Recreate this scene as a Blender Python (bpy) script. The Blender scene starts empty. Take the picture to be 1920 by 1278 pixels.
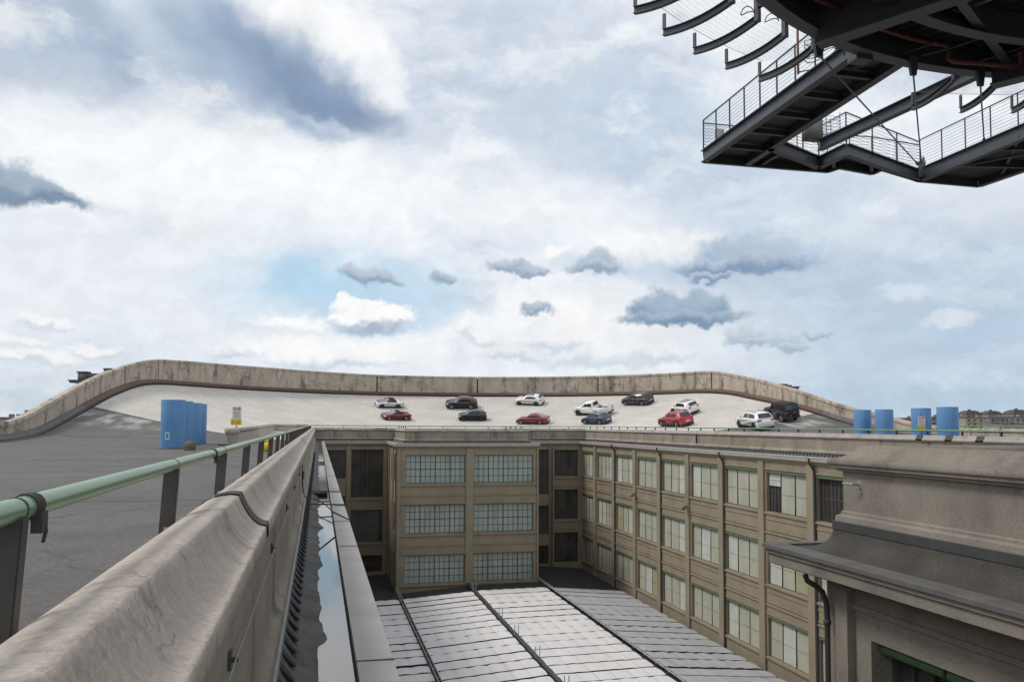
import bpy, bmesh, math, random
from mathutils import Vector, Matrix, noise as mnoise
from math import sin, cos, pi, radians, sqrt, atan2
random.seed(7)
scene = bpy.context.scene
COL = scene.collection
# ------------------------------------------------------------------ camera model
F = 1500.0; PSI = math.atan(362/1500.0); TH = math.atan(.0556); ROLL = .005; SH = 72.4; CZ = 1.4
_fw = Vector((sin(PSI)*cos(TH), cos(PSI)*cos(TH), sin(TH)))
_r0 = Vector((cos(PSI), -sin(PSI), 0)); _u0 = Vector((-sin(PSI)*sin(TH), -cos(PSI)*sin(TH), cos(TH)))
_rt = _r0*cos(ROLL)+_u0*sin(ROLL); _up = _u0*cos(ROLL)-_r0*sin(ROLL)
CAM = Vector((0, 0, CZ))
def ray(x, y): return _fw + _rt*((x-960)/F) + _up*(-(y-639-SH)/F)
def bz(x, y, z):
    r = ray(x, y); return CAM + r*((z-CZ)/r.z)
def by(x, y, Y):
    r = ray(x, y); return CAM + r*(Y/r.y)
def bx(x, y, X):
    r = ray(x, y); return CAM + r*(X/r.x)
def bd(x, y, d): return CAM + ray(x, y)*d
cd = bpy.data.cameras.new('camera'); cam = bpy.data.objects.new('camera', cd); COL.objects.link(cam)
cam.matrix_world = Matrix(((_rt.x, _up.x, -_fw.x, 0), (_rt.y, _up.y, -_fw.y, 0), (_rt.z, _up.z, -_fw.z, CZ), (0, 0, 0, 1)))
cd.sensor_width = 36; cd.lens = F/1920*36; cd.shift_y = SH/1920; cd.clip_start = .05; cd.clip_end = 20000
scene.camera = cam
# ------------------------------------------------------------------ mesh helpers
class MB:
    def __init__(s): s.v = []; s.f = []; s.sm = []; s.mi = []
    def add(s, vs, fs, smooth=False, mi=0):
        n = len(s.v); s.v += [tuple(v) for v in vs]
        for f in fs: s.f.append([i+n for i in f]); s.sm.append(smooth); s.mi.append(mi)
    def box(s, a, b, mi=0, fr=None):
        x0, y0, z0 = a; x1, y1, z1 = b
        vs = [(x0,y0,z0),(x1,y0,z0),(x1,y1,z0),(x0,y1,z0),(x0,y0,z1),(x1,y0,z1),(x1,y1,z1),(x0,y1,z1)]
        if fr: vs = [fr(*v) for v in vs]
        s.add(vs, [(0,3,2,1),(4,5,6,7),(0,1,5,4),(1,2,6,5),(2,3,7,6),(3,0,4,7)], False, mi)
    def bar(s, p, q, w, h, mi=0, up=(0,0,1)):
        p = Vector(p); q = Vector(q); d = (q-p).normalized(); u = Vector(up)
        sd = d.cross(u)
        if sd.length < 1e-4: sd = d.cross(Vector((1,0,0)))
        sd.normalize(); u = sd.cross(d)
        vs = []
        for c in (p, q):
            for a, b in ((-1,-1),(1,-1),(1,1),(-1,1)): vs.append(c+sd*(a*w/2)+u*(b*h/2))
        s.add(vs, [(0,3,2,1),(4,5,6,7),(0,1,5,4),(1,2,6,5),(2,3,7,6),(3,0,4,7)], False, mi)
    def ibeam(s, p, q, w, h, t=.02, mi=0):   # p,q = bottom centre line
        p = Vector(p); q = Vector(q)
        z = Vector((0,0,1))
        s.bar(p+z*t/2, q+z*t/2, w, t, mi); s.bar(p+z*(h-t/2), q+z*(h-t/2), w, t, mi); s.bar(p+z*h/2, q+z*h/2, t, h-2*t, mi)
    def tube(s, pts, r, n=8, mi=0, cap=True):
        pts = [Vector(p) for p in pts]; vs = []; fs = []
        prev = None
        for i, p in enumerate(pts):
            d = (pts[min(i+1, len(pts)-1)]-pts[max(i-1, 0)]).normalized()
            if prev is None:
                a = d.cross(Vector((0,0,1)))
                if a.length < .05: a = d.cross(Vector((1,0,0)))
            else: a = prev - d*prev.dot(d)
            a.normalize(); prev = a; b = d.cross(a)
            rr = r[i] if isinstance(r, (list, tuple)) else r
            for k in range(n):
                t = 2*pi*k/n; vs.append(p+a*(rr*cos(t))+b*(rr*sin(t)))
        for i in range(len(pts)-1):
            for k in range(n):
                fs.append((i*n+k, i*n+(k+1)%n, (i+1)*n+(k+1)%n, (i+1)*n+k))
        s.add(vs, fs, True, mi)
        if cap:
            m = len(pts)-1
            s.add([vs[k] for k in range(n)], [tuple(range(n))[::-1]], False, mi)
            s.add([vs[m*n+k] for k in range(n)], [tuple(range(n))], False, mi)
    def prism(s, poly, z0, z1, mi=0, fr=None):   # poly (x,y) extruded in z
        n = len(poly); vs = [(x,y,z0) for x,y in poly]+[(x,y,z1) for x,y in poly]
        if fr: vs = [fr(*v) for v in vs]
        s.add(vs, [tuple(range(n))[::-1], tuple(range(n,2*n))]+[(i,(i+1)%n,n+(i+1)%n,n+i) for i in range(n)], False, mi)
    def lathe(s, c, prof, n=24, mi=0, smooth=True):
        vs = []; fs = []
        for r, z in prof:
            for k in range(n): vs.append((c[0]+r*cos(2*pi*k/n), c[1]+r*sin(2*pi*k/n), c[2]+z))
        for i in range(len(prof)-1):
            for k in range(n): fs.append((i*n+k, i*n+(k+1)%n, (i+1)*n+(k+1)%n, (i+1)*n+k))
        s.add(vs, fs, smooth, mi)
    def build(s, name, mats, parent=None, bevel=0, bseg=2, loc=None):
        me = bpy.data.meshes.new(name); me.from_pydata(s.v, [], s.f)
        me.polygons.foreach_set('use_smooth', s.sm); me.polygons.foreach_set('material_index', s.mi)
        if not isinstance(mats, (list, tuple)): mats = [mats]
        for m in mats: me.materials.append(m)
        bm = bmesh.new(); bm.from_mesh(me)
        bmesh.ops.recalc_face_normals(bm, faces=bm.faces)
        if bevel:
            bmesh.ops.remove_doubles(bm, verts=bm.verts, dist=1e-4)
            es = [e for e in bm.edges if len(e.link_faces) == 2 and e.calc_face_angle(0) > .5]
            bmesh.ops.bevel(bm, geom=es, offset=bevel, segments=bseg, affect='EDGES', clamp_overlap=True)
            for f in bm.faces: f.smooth = True
        bm.to_mesh(me); bm.free(); me.update()
        o = bpy.data.objects.new(name, me); COL.objects.link(o)
        if parent: o.parent = parent
        if loc: o.location = loc
        return o
def thing(name, label, cat, loc=(0,0,0), group=None, rz=0):
    o = bpy.data.objects.new(name, None); COL.objects.link(o); o.location = loc; o.rotation_euler = (0,0,rz)
    o.empty_display_size = .3
    o['label'] = label; o['category'] = cat
    if group: o['group'] = group
    return o
def tag(o, label, cat, group=None):
    o['label'] = label; o['category'] = cat
    if group: o['group'] = group
    return o
def struct(o, kind='structure'): o['kind'] = kind; return o
def kids(o): return [c for c in bpy.data.objects if c.parent == o]
def copy_tree(root, children_map, loc=None, rz=None, label=None):
    r = root.copy(); COL.objects.link(r)
    if loc is not None: r.location = loc
    if rz is not None: r.rotation_euler = (0,0,rz)
    if label: r['label'] = label
    for ch, gs in children_map:
        c = ch.copy(); COL.objects.link(c); c.parent = r
        for g in gs:
            d = g.copy(); COL.objects.link(d); d.parent = c
    return r
# ------------------------------------------------------------------ materials
def lin(c): return tuple(((x/255)/12.92 if x/255 <= .04045 else (((x/255)+.055)/1.055)**2.4) for x in c)+(1,)
def M(name, c1, c2=None, sc=2.0, st=(1,1,1), rough=.85, bump=0, bsc=30, metal=0, dark=None, dsc=1.0, dst=(1,1,1), dthr=(.5,.7), damt=.7, coat=0, spec=.5, coord='P', bst=(1,1,1), detail=8, alpha=None, grain=0, gsc=60, crack=0, csc=.8, cw=.006):
    m = bpy.data.materials.new(name); m.use_nodes = True; nt = m.node_tree; N = nt.nodes; L = nt.links
    b = N['Principled BSDF']; b.inputs['Roughness'].default_value = rough; b.inputs['Metallic'].default_value = metal
    b.inputs['Specular IOR Level'].default_value = spec
    if coat: b.inputs['Coat Weight'].default_value = coat; b.inputs['Coat Roughness'].default_value = .08
    c1 = tuple(c1)+(1,)*(4-len(c1))
    b.inputs['Base Color'].default_value = c1
    if coord == 'P': g = N.new('ShaderNodeNewGeometry'); src = g.outputs['Position']
    elif coord == 'O': g = N.new('ShaderNodeTexCoord'); src = g.outputs['Object']
    else: g = N.new('ShaderNodeUVMap'); src = g.outputs['UV']
    def ns(scale, stretch, detail=detail, rgh=.6):
        mp = N.new('ShaderNodeMapping'); mp.inputs['Scale'].default_value = stretch; L.new(src, mp.inputs[0])
        n = N.new('ShaderNodeTexNoise'); n.inputs['Scale'].default_value = scale; n.inputs['Detail'].default_value = detail; n.inputs['Roughness'].default_value = rgh
        L.new(mp.outputs[0], n.inputs['Vector']); return n
    colout = None
    if c2 is not None:
        c2 = tuple(c2)+(1,)*(4-len(c2))
        n = ns(sc, st); mr = N.new('ShaderNodeMapRange'); mr.inputs[1].default_value = .33; mr.inputs[2].default_value = .67
        L.new(n.outputs[0], mr.inputs[0])
        mx = N.new('ShaderNodeMix'); mx.data_type = 'RGBA'; mx.inputs[6].default_value = c1; mx.inputs[7].default_value = c2
        L.new(mr.outputs[0], mx.inputs[0]); colout = mx.outputs[2]
    if dark is not None:
        n = ns(dsc, dst, 10, .65); mr = N.new('ShaderNodeMapRange'); mr.interpolation_type = 'SMOOTHSTEP'
        mr.inputs[1].default_value = dthr[0]; mr.inputs[2].default_value = dthr[1]; mr.inputs[4].default_value = damt
        L.new(n.outputs[0], mr.inputs[0])
        mx = N.new('ShaderNodeMix'); mx.data_type = 'RGBA'; mx.inputs[7].default_value = tuple(dark)+(1,)
        if colout: L.new(colout, mx.inputs[6])
        else: mx.inputs[6].default_value = c1
        L.new(mr.outputs[0], mx.inputs[0]); colout = mx.outputs[2]
    if crack and colout:
        n = ns(csc*2.5, (1,1,1), 5, .6); a = N.new('ShaderNodeVectorMath'); a.operation = 'SCALE'; L.new(n.outputs['Color'], a.inputs[0]); a.inputs['Scale'].default_value = .55/csc
        b2 = N.new('ShaderNodeVectorMath'); b2.operation = 'ADD'; L.new(src, b2.inputs[0]); L.new(a.outputs[0], b2.inputs[1])
        vo = N.new('ShaderNodeTexVoronoi'); vo.feature = 'DISTANCE_TO_EDGE'; vo.inputs['Scale'].default_value = csc; L.new(b2.outputs[0], vo.inputs['Vector'])
        m1 = N.new('ShaderNodeMapRange'); m1.inputs[1].default_value = 0; m1.inputs[2].default_value = cw*csc*2; m1.inputs[3].default_value = crack; m1.inputs[4].default_value = 0; L.new(vo.outputs['Distance'], m1.inputs[0])
        n3 = ns(csc*1.1, (1,1,1), 3, .5); m2 = N.new('ShaderNodeMapRange'); m2.inputs[1].default_value = .47; m2.inputs[2].default_value = .56; L.new(n3.outputs[0], m2.inputs[0])
        mm = N.new('ShaderNodeMath'); mm.operation = 'MULTIPLY'; L.new(m1.outputs[0], mm.inputs[0]); L.new(m2.outputs[0], mm.inputs[1])
        mx = N.new('ShaderNodeMix'); mx.data_type = 'RGBA'; mx.inputs[7].default_value = (.04,.035,.03,1); L.new(colout, mx.inputs[6]); L.new(mm.outputs[0], mx.inputs[0]); colout = mx.outputs[2]
    if grain and colout:
        n = ns(gsc, (1,1,1), 4, .7); mr = N.new('ShaderNodeMapRange'); mr.inputs[1].default_value = .3; mr.inputs[2].default_value = .7; mr.inputs[3].default_value = 1-grain; mr.inputs[4].default_value = 1+grain
        L.new(n.outputs[0], mr.inputs[0]); vm = N.new('ShaderNodeVectorMath'); vm.operation = 'SCALE'; L.new(colout, vm.inputs[0]); L.new(mr.outputs[0], vm.inputs['Scale']); colout = vm.outputs[0]
    if colout: L.new(colout, b.inputs['Base Color'])
    if bump:
        n = ns(bsc, bst, 6, .6); bp = N.new('ShaderNodeBump'); bp.inputs['Strength'].default_value = 1; bp.inputs['Distance'].default_value = bump
        L.new(n.outputs[0], bp.inputs['Height']); L.new(bp.outputs[0], b.inputs['Normal'])
    return m
MT = {}
MT['coping'] = M('coping_concrete', (.56,.485,.42), (.43,.37,.32), 2.0, st=(.5,1.2,1), rough=.9, bump=.011, bsc=40, bst=(.8,1,.8), dark=(.17,.145,.125), dsc=3.2, dst=(.35,1.3,.6), dthr=(.52,.72), damt=.6, grain=.20, gsc=34, crack=.45, csc=1.3, cw=.004)
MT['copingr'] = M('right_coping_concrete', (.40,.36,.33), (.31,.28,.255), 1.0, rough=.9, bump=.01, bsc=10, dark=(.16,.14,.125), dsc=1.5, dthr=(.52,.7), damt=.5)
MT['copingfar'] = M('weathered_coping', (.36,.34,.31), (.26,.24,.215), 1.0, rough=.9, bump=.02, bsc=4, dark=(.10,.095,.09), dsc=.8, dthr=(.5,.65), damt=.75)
MT['wallc'] = M('stained_concrete', (.34,.29,.235), (.24,.20,.16), .7, rough=.92, bump=.02, bsc=6, dark=(.075,.07,.065), dsc=.9, dst=(1,1,.22), dthr=(.52,.68), damt=.75)
MT['wallc2'] = M('bank_wall_concrete', (.50,.43,.35), (.37,.315,.255), .55, st=(1,1,.5), rough=.92, bump=.03, bsc=5, dark=(.09,.075,.06), dsc=.8, dst=(1,1,.28), dthr=(.49,.66), damt=.72, crack=.6, csc=.35, cw=.05, grain=.15, gsc=3)
MT['wallc3'] = M('pale_parapet_plaster', (.46,.42,.36), (.36,.33,.28), .8, rough=.9, dark=(.14,.13,.11), dsc=1.2, dst=(1,1,.3), dthr=(.56,.7), damt=.6)
MT['facade'] = M('facade_plaster', (.312,.258,.182), (.243,.202,.143), .5, rough=.9, bump=.01, bsc=5, dark=(.10,.085,.065), dsc=.8, dst=(1,1,.25), dthr=(.55,.75), damt=.45)
MT['facade2'] = M('near_plaster', (.285,.25,.207), (.21,.185,.155), .9, rough=.9, bump=.006, bsc=25, dark=(.13,.115,.10), dsc=1.3, dst=(1,1,.6), dthr=(.48,.68), damt=.5, grain=.16, gsc=22, crack=.6, csc=.7, cw=.003)
MT['asphalt'] = M('felt_gravel', (.095,.086,.078), (.055,.050,.046), 2.2, rough=.92, bump=.014, bsc=60, dark=(.02,.02,.02), dsc=1.3, dthr=(.52,.7), damt=.6)
MT['gutterfelt'] = M('mossy_gutter_felt', (.15,.14,.13), (.085,.08,.075), 2, rough=.85, bump=.015, bsc=22, bst=(1,.5,1), dark=(.03,.028,.026), dsc=3, dst=(1,.6,1), dthr=(.5,.7), damt=.7)
MT['metalcap'] = M('zinc_cap', (.46,.44,.41), (.38,.365,.345), 1.5, rough=.7, dark=(.20,.19,.18), dsc=6, dthr=(.6,.75), damt=.5)
MT['nearfelt'] = M('dark_roofing_felt', (.085,.076,.066), (.045,.041,.037), 1.3, rough=.92, bump=.010, bsc=60, dark=(.10,.095,.088), dsc=14, dthr=(.62,.72), damt=.4, grain=.4, gsc=40)
MT['darkcap'] = M('dark_felt_cap', (.14,.135,.13), (.10,.097,.093), 2.5, rough=.8, bump=.004, bsc=40, dark=(.22,.215,.2), dsc=8, dthr=(.62,.72), damt=.35)
MT['leadflash'] = M('dark_flashing', (.06,.06,.062), (.045,.045,.047), 3, rough=.6)
MT['lightflash'] = M('grey_flashing', (.30,.30,.295), (.22,.22,.215), 3, rough=.55)
MT['blackrub'] = M('black_bitumen_strap', (.045,.043,.042), (.07,.066,.062), 12, rough=.75, bump=.004, bsc=60)
MT['black'] = M('black_void', (.008,.008,.009), rough=.8)
MT['green'] = M('green_gloss_paint', (.17,.31,.155), (.15,.27,.14), 2.0, rough=.32, coat=.15, dark=(.09,.13,.07), dsc=14, dst=(1,.35,1), dthr=(.58,.68), damt=.55)
MT['greenflat'] = M('green_roller_paint', (.085,.155,.075), rough=.5)
MT['steelpost'] = M('weathered_steel_post', (.085,.082,.075), (.06,.055,.048), 6, rough=.6, metal=.2, dark=(.14,.09,.06), dsc=10, dthr=(.6,.75), damt=.4)
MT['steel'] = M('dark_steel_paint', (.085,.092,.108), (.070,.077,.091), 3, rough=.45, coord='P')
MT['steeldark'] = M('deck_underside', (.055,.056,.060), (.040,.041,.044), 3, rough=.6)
MT['redpipe'] = M('red_oxide_pipe', (.16,.045,.035), rough=.5)
MT['galv'] = M('galvanised_steel', (.36,.365,.37), (.28,.285,.29), 8, rough=.5)
MT['blue'] = M('blue_duct_paint', (.11,.265,.50), (.095,.24,.46), 1.5, rough=.6, dark=(.07,.165,.34), dsc=2.0, dst=(1.6,1.6,.25), dthr=(.48,.72), damt=.55, grain=.06, gsc=20)
MT['white'] = M('white_enamel', (.75,.75,.75), rough=.5)
MT['yellow'] = M('yellow_enamel', (.72,.56,.03), rough=.5)
MT['red'] = M('sign_red', (.55,.03,.03), rough=.5)
MT['ink'] = M('dark_ink', (.06,.06,.07), rough=.6)
MT['blind'] = [M('cream_blind', (.45,.45,.37), (.37,.37,.30), 1.0, st=(1,1,.5), rough=.7), M('yellowed_blind', (.38,.36,.23), (.32,.30,.19), 1.2, rough=.7), M('pale_blind', (.55,.56,.50), (.46,.48,.42), 1.1, rough=.7)]
MT['paleglass'] = M('pale_backed_glass', (.40,.46,.415), (.29,.35,.32), 1.6, st=(2.5,1.5,.12), rough=.28, dark=(.22,.26,.24), dsc=.5, dthr=(.5,.7), damt=.5)
MT['darkglass'] = M('dark_glass', (.095,.086,.074), (.035,.033,.030), .6, st=(1,1,.6), rough=.10, spec=.5)
MT['frame'] = M('window_steel', (.075,.075,.078), rough=.55)
MT['framelt'] = M('window_mullion', (.16,.155,.15), rough=.55)
MT['fabric'] = M('white_canopy_fabric', (.68,.66,.65), (.60,.58,.57), .6, st=(1,.25,1), rough=1, spec=.1, dark=(.54,.50,.46), dsc=1.4, dst=(1.2,.18,1), dthr=(.52,.75), damt=.5)
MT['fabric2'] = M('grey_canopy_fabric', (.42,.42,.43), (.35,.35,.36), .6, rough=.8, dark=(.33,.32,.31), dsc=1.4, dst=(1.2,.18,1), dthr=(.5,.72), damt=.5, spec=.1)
MT['glassroof'] = M('dark_glass_roof', (.03,.028,.027), (.05,.045,.042), 1.5, rough=.3)
MT['rust'] = M('rust_kerb', (.145,.082,.065), (.105,.062,.05), 1.0, rough=.8)
MT['kerbgrey'] = M('grey_kerb', (.14,.135,.13), (.10,.097,.093), 1.0, rough=.8)
MT['stone'] = M('mossy_stone', (.17,.14,.09), (.10,.085,.055), 5, rough=.95, bump=.02, bsc=15)
MT['farstone'] = M('dark_attic_stone', (.17,.16,.145), (.12,.112,.10), .6, rough=.9, dark=(.05,.05,.047), dsc=.6, dthr=(.5,.65), damt=.7)
# ------------------------------------------------------------------ track surface
R = 38.; XC = 17.8; YC = 91.4; AR = pi*R; SY = -8.0
def interp(x, P):
    if x <= P[0][0]: return P[0][1]
    for (a, b), (c, d) in zip(P, P[1:]):
        if x <= c:
            t = (x-a)/(c-a); return b+(d-b)*t
    return P[-1][1]
rad = lambda deg: (180-deg)*pi/180*R
KA = [(50-YC,0),(60-YC,.12),(65.6-YC,.5),(69.5-YC,1.21),(74-YC,2.01),(78.7-YC,2.87),(85.4-YC,4.06),(rad(178.3),5.04),(rad(169.5),5.85),(rad(163),6.12),(rad(150),6.2),(rad(104),6.02),(rad(49),6.08),(rad(20),6.19),(rad(12.3),5.84),(rad(4.2),4.89),(AR+YC-88.4,4.1),(AR+YC-84.9,3.6),(AR+YC-81.1,2.9),(AR+YC-78,2.22),(AR+YC-74.9,1.6),(AR+YC-71.6,1.1),(AR+YC-66,.4),(AR+YC-58,.05),(AR+YC-50,0)]
KT = [(50-YC,1.2),(58.7-YC,1.3),(61.8-YC,1.52),(65.4-YC,2.2),(69.3-YC,3.09),(73.8-YC,4.02),(79.1-YC,5.14),(85.1-YC,6.24),(rad(178.7),7.3),(rad(169.8),8.33),(rad(163.6),8.95),(rad(150),9.3),(rad(131),9.4),(rad(104),9.14),(rad(79),9.13),(rad(49),9.14),(rad(18),9.14),(rad(16),8.91),(rad(4.2),7.47),(AR+YC-86.9,6.04),(AR+YC-83.6,5.3),(AR+YC-80.3,4.42),(AR+YC-77.1,3.74),(AR+YC-74.8,3.29),(AR+YC-72.2,2.85),(AR+YC-68.8,2.24),(AR+YC-66.3,1.69),(AR+YC-62,1.32),(AR+YC-50,1.2)]
def sm(x, P, w=1.6):
    return sum(interp(x+k*w, P)*g for k, g in ((-1.5,.1),(-1,.2),(0,.4),(1,.2),(1.5,.1)))
def outer(s, t=0.0):
    if s < 0: return (XC-R+t, YC+s)
    if s > AR: return (XC+R-t, YC-(s-AR))
    ph = pi-s/R; return (XC+(R-t)*cos(ph), YC+(R-t)*sin(ph))
def bankz(s, t): return sm(s, KA)*max(0.0, 1-max(t, 0)/27.0)**2
def st_of(x, y):
    if y < YC: return (y-YC, x-(XC-R)) if x < XC else (AR+YC-y, XC+R-x)
    ph = atan2(y-YC, x-XC); return ((pi-ph)*R, R-math.hypot(x-XC, y-YC))
def hgt(x, y):
    s, t = st_of(x, y); return bankz(s, t)
def cast(px, py):
    r = ray(px, py); d = 35.0
    while d < 170:
        p = CAM+r*d; s, t = st_of(p.x, p.y)
        if hgt(p.x, p.y) >= p.z: return p, s, t, d
        d += .05
    raise Exception('no hit')
def track_mat():
    m = bpy.data.materials.new('track_paving'); m.use_nodes = True; nt = m.node_tree; N = nt.nodes; L = nt.links
    b = N['Principled BSDF']; b.inputs['Roughness'].default_value = .92
    uv = N.new('ShaderNodeUVMap'); sp = N.new('ShaderNodeSeparateXYZ'); L.new(uv.outputs[0], sp.inputs[0])
    def math_(op, a, b_=None, c=None):
        n = N.new('ShaderNodeMath'); n.operation = op
        for i, v in enumerate((a, b_, c)):
            if v is None: continue
            if hasattr(v, 'is_linked') or hasattr(v, 'links'): L.new(v, n.inputs[i])
            else: n.inputs[i].default_value = v
        return n.outputs[0]
    s = sp.outputs[0]; t = sp.outputs[1]
    geo = N.new('ShaderNodeNewGeometry')
    def ns(scale, stretch=(1,1,1), src=None, detail=8, rg=.6):
        mp = N.new('ShaderNodeMapping'); mp.inputs['Scale'].default_value = stretch; L.new(src or geo.outputs['Position'], mp.inputs[0])
        n = N.new('ShaderNodeTexNoise'); n.inputs['Scale'].default_value = scale; n.inputs['Detail'].default_value = detail; n.inputs['Roughness'].default_value = rg
        L.new(mp.outputs[0], n.inputs['Vector']); return n.outputs[0]
    def ramp(v, a, b_, c=0., d=1.):
        n = N.new('ShaderNodeMapRange'); n.interpolation_type = 'SMOOTHSTEP'; n.inputs[1].default_value = a; n.inputs[2].default_value = b_; n.inputs[3].default_value = c; n.inputs[4].default_value = d
        L.new(v, n.inputs[0]); return n.outputs[0]
    def mix(f, a, b_):
        n = N.new('ShaderNodeMix'); n.data_type = 'RGBA'
        if isinstance(f, float): n.inputs[0].default_value = f
        else: L.new(f, n.inputs[0])
        for i, v in ((6, a), (7, b_)):
            if isinstance(v, tuple): n.inputs[i].default_value = v+(1,)
            else: L.new(v, n.inputs[i])
        return n.outputs[2]
    # concrete bank with radial ribs
    rib = math_('SINE', math_('MULTIPLY', s, 2*pi/.62))
    ribn = ramp(ns(.12), .40, .62)
    ribm = math_('MULTIPLY', ramp(rib, -.2, .9), math_('ADD', math_('MULTIPLY', ribn, .22), .02))
    conc = mix(ramp(ns(.25), .35, .65), (.62,.585,.53), (.53,.50,.45))
    conc = mix(ramp(ns(3.0, (1,1,1), uv.outputs[0]), .35, .7, 0., .55), conc, (.42,.39,.345))
    conc = mix(ramp(ns(1.0, (.25,1.6,1), uv.outputs[0]), .5, .75, 0., .5), conc, (.38,.35,.31))
    conc = mix(ribm, conc, (.19,.175,.155))
    # asphalt
    asp = mix(ramp(ns(.35), .35, .65), (.150,.141,.134), (.112,.105,.10))
    asp = mix(ramp(ns(.9, (1,.12,1)), .5, .8, 0., .5), asp, (.15,.145,.14))
    asp = mix(ramp(ns(2.2, (1,.6,1)), .45, .75, 0., .45), asp, (.06,.056,.054))
    asp = mix(ramp(ns(14.), .35, .7, 0., .6), asp, (.055,.052,.05))
    asp = mix(ramp(ns(45.), .52, .72, 0., .7), asp, (.24,.23,.22))
    y = N.new('ShaderNodeSeparateXYZ'); L.new(geo.outputs['Position'], y.inputs[0])
    ctr = mix(0., asp, asp)
    # transverse tar joints
    jn = math_('ABSOLUTE', math_('SUBTRACT', math_('MODULO', math_('ADD', math_('ADD', y.outputs[1], math_('MULTIPLY', ns(.25), .5)), 100.), 12.2), 6.))
    asp = mix(ramp(jn, .05, .1, .75, 0.), asp, (.03,.03,.03))
    vo = N.new('ShaderNodeTexVoronoi'); vo.feature = 'DISTANCE_TO_EDGE'; vo.inputs['Scale'].default_value = .11
    wv = N.new('ShaderNodeTexNoise'); wv.inputs['Scale'].default_value = .6; wv.inputs['Detail'].default_value = 5; L.new(geo.outputs['Position'], wv.inputs['Vector'])
    wa = N.new('ShaderNodeVectorMath'); wa.operation = 'MULTIPLY_ADD'; L.new(wv.outputs['Color'], wa.inputs[0]); wa.inputs[1].default_value = (2.2,2.2,0); L.new(geo.outputs['Position'], wa.inputs[2]); L.new(wa.outputs[0], vo.inputs['Vector'])
    asp = mix(math_('MULTIPLY', ramp(vo.outputs['Distance'], .002, .006, .7, 0.), ramp(ns(.2), .42, .5)), asp, (.03,.029,.028))
    asp = mix(ramp(ns(.16, (1.4,.5,1)), .55, .60, 0., .35), asp, (.07,.066,.063))
    # white scuffs (old paint) on the asphalt near the foot of both banks
    def scuff(px, py, rx, ry, src):
        dx = math_('DIVIDE', math_('SUBTRACT', y.outputs[0], px), rx); dy = math_('DIVIDE', math_('SUBTRACT', y.outputs[1], py), ry)
        r2 = math_('SQRT', math_('ADD', math_('MULTIPLY', dx, dx), math_('MULTIPLY', dy, dy)))
        v = math_('MULTIPLY', ramp(r2, .3, 1.15, 1., 0.), ramp(ns(.7, (1,.3,1)), .42, .62))
        return math_('MULTIPLY', v, .8)
    for sc_ in SCUFFS: asp = mix(scuff(*sc_, None), asp, (.42,.40,.38))
    sL = math_('SUBTRACT', -12.6, math_('MULTIPLY', math_('MULTIPLY', t, t), .0425))
    mL = ramp(math_('SUBTRACT', s, sL), -.03, .03); mR = ramp(math_('SUBTRACT', 129.5, s), -.03, .03)
    inb = ramp(t, 19.5, 21., 1., 0.)
    mask = math_('MULTIPLY', math_('MULTIPLY', mL, mR), inb)
    # dark tar band just before the paving starts
    band = math_('MULTIPLY', ramp(math_('SUBTRACT', s, sL), -.9, -.7), ramp(math_('SUBTRACT', s, sL), -.1, 0., 1., 0.))
    asp = mix(math_('MULTIPLY', band, .6), asp, (.05,.05,.052))
    out = mix(mask, asp, conc)
    L.new(out, b.inputs['Base Color'])
    bp = N.new('ShaderNodeBump'); bp.inputs['Distance'].default_value = .006; L.new(ns(70.), bp.inputs['Height']); L.new(bp.outputs[0], b.inputs['Normal'])
    return m
_a = cast(235, 790)[0]; _b = cast(1500, 793)[0]
SCUFFS = [(_a.x, _a.y, 6.0, 5.0), (_b.x, _b.y, 4.5, 3.5)]
ss = [SY-YC+i*2.0 for i in range(int((-30-SY+YC)/2))]
s0 = ss[-1]+2
while s0 < AR+30: ss.append(s0); s0 += 1.0
while s0 < AR+YC-SY: ss.append(s0); s0 += 2.0
tsA = [i*.8 for i in range(0, 25)]
vs = []; fs = []; uvs = []
def court(x, y): return -.85 < x < 32.65 and y < 95.3
nt_ = 46
for s in ss:
    straight = s < 0 or s > AR
    for j in range(nt_):
        t = (19.35*j/(nt_-1)) if straight else (37.9*j/(nt_-1))
        x, y = outer(s, t); vs.append((x, y, bankz(s, t))); uvs.append((s, t))
for i in range(len(ss)-1):
    a_, b_ = ss[i], ss[i+1]
    if (a_ < 0) != (b_ < 0) or (a_ > AR) != (b_ > AR): continue
    for j in range(nt_-1):
        q = (i*nt_+j, (i+1)*nt_+j, (i+1)*nt_+j+1, i*nt_+j+1)
        cx = sum(vs[k][0] for k in q)/4; cy = sum(vs[k][1] for k in q)/4
        if not (0 <= (a_+b_)/2 <= AR and court(cx, cy) and not court(*outer((a_+b_)/2, 0))): fs.append(q)
# seams between straight and arc
def strip(sa, sb):
    n = len(vs); k = 34
    for s in (sa, sb):
        st_ = s < 0 or s > AR
        for j in range(k+1):
            t = 19.35*j/k; x, y = outer(s, t); vs.append((x, y, bankz(s, t))); uvs.append((s, t))
    for j in range(k): fs.append((n+j, n+k+1+j, n+k+2+j, n+j+1))
neg = max(s for s in ss if s < 0); pos = min(s for s in ss if s >= 0); strip(neg, 0.0); strip(0.0, pos)
neg = max(s for s in ss if s <= AR); pos = min(s for s in ss if s > AR); strip(neg, AR); strip(AR+1e-5, pos)
for (x0, x1, y0, y1) in ((-.9, 32.7, 95.14, 97.5), (9.1, 21.7, 84.1, 95.2)):
    n = len(vs); vs += [(x0,y0,-.004),(x1,y0,-.004),(x1,y1,-.004),(x0,y1,-.004)]; uvs += [(55,25)]*4; fs.append((n,n+1,n+2,n+3))
me = bpy.data.meshes.new('track'); me.from_pydata(vs, [], fs)
ul = me.uv_layers.new(name='UVMap')
for lp in me.loops: ul.data[lp.index].uv = uvs[lp.vertex_index]
for p in me.polygons: p.use_smooth = True
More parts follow.
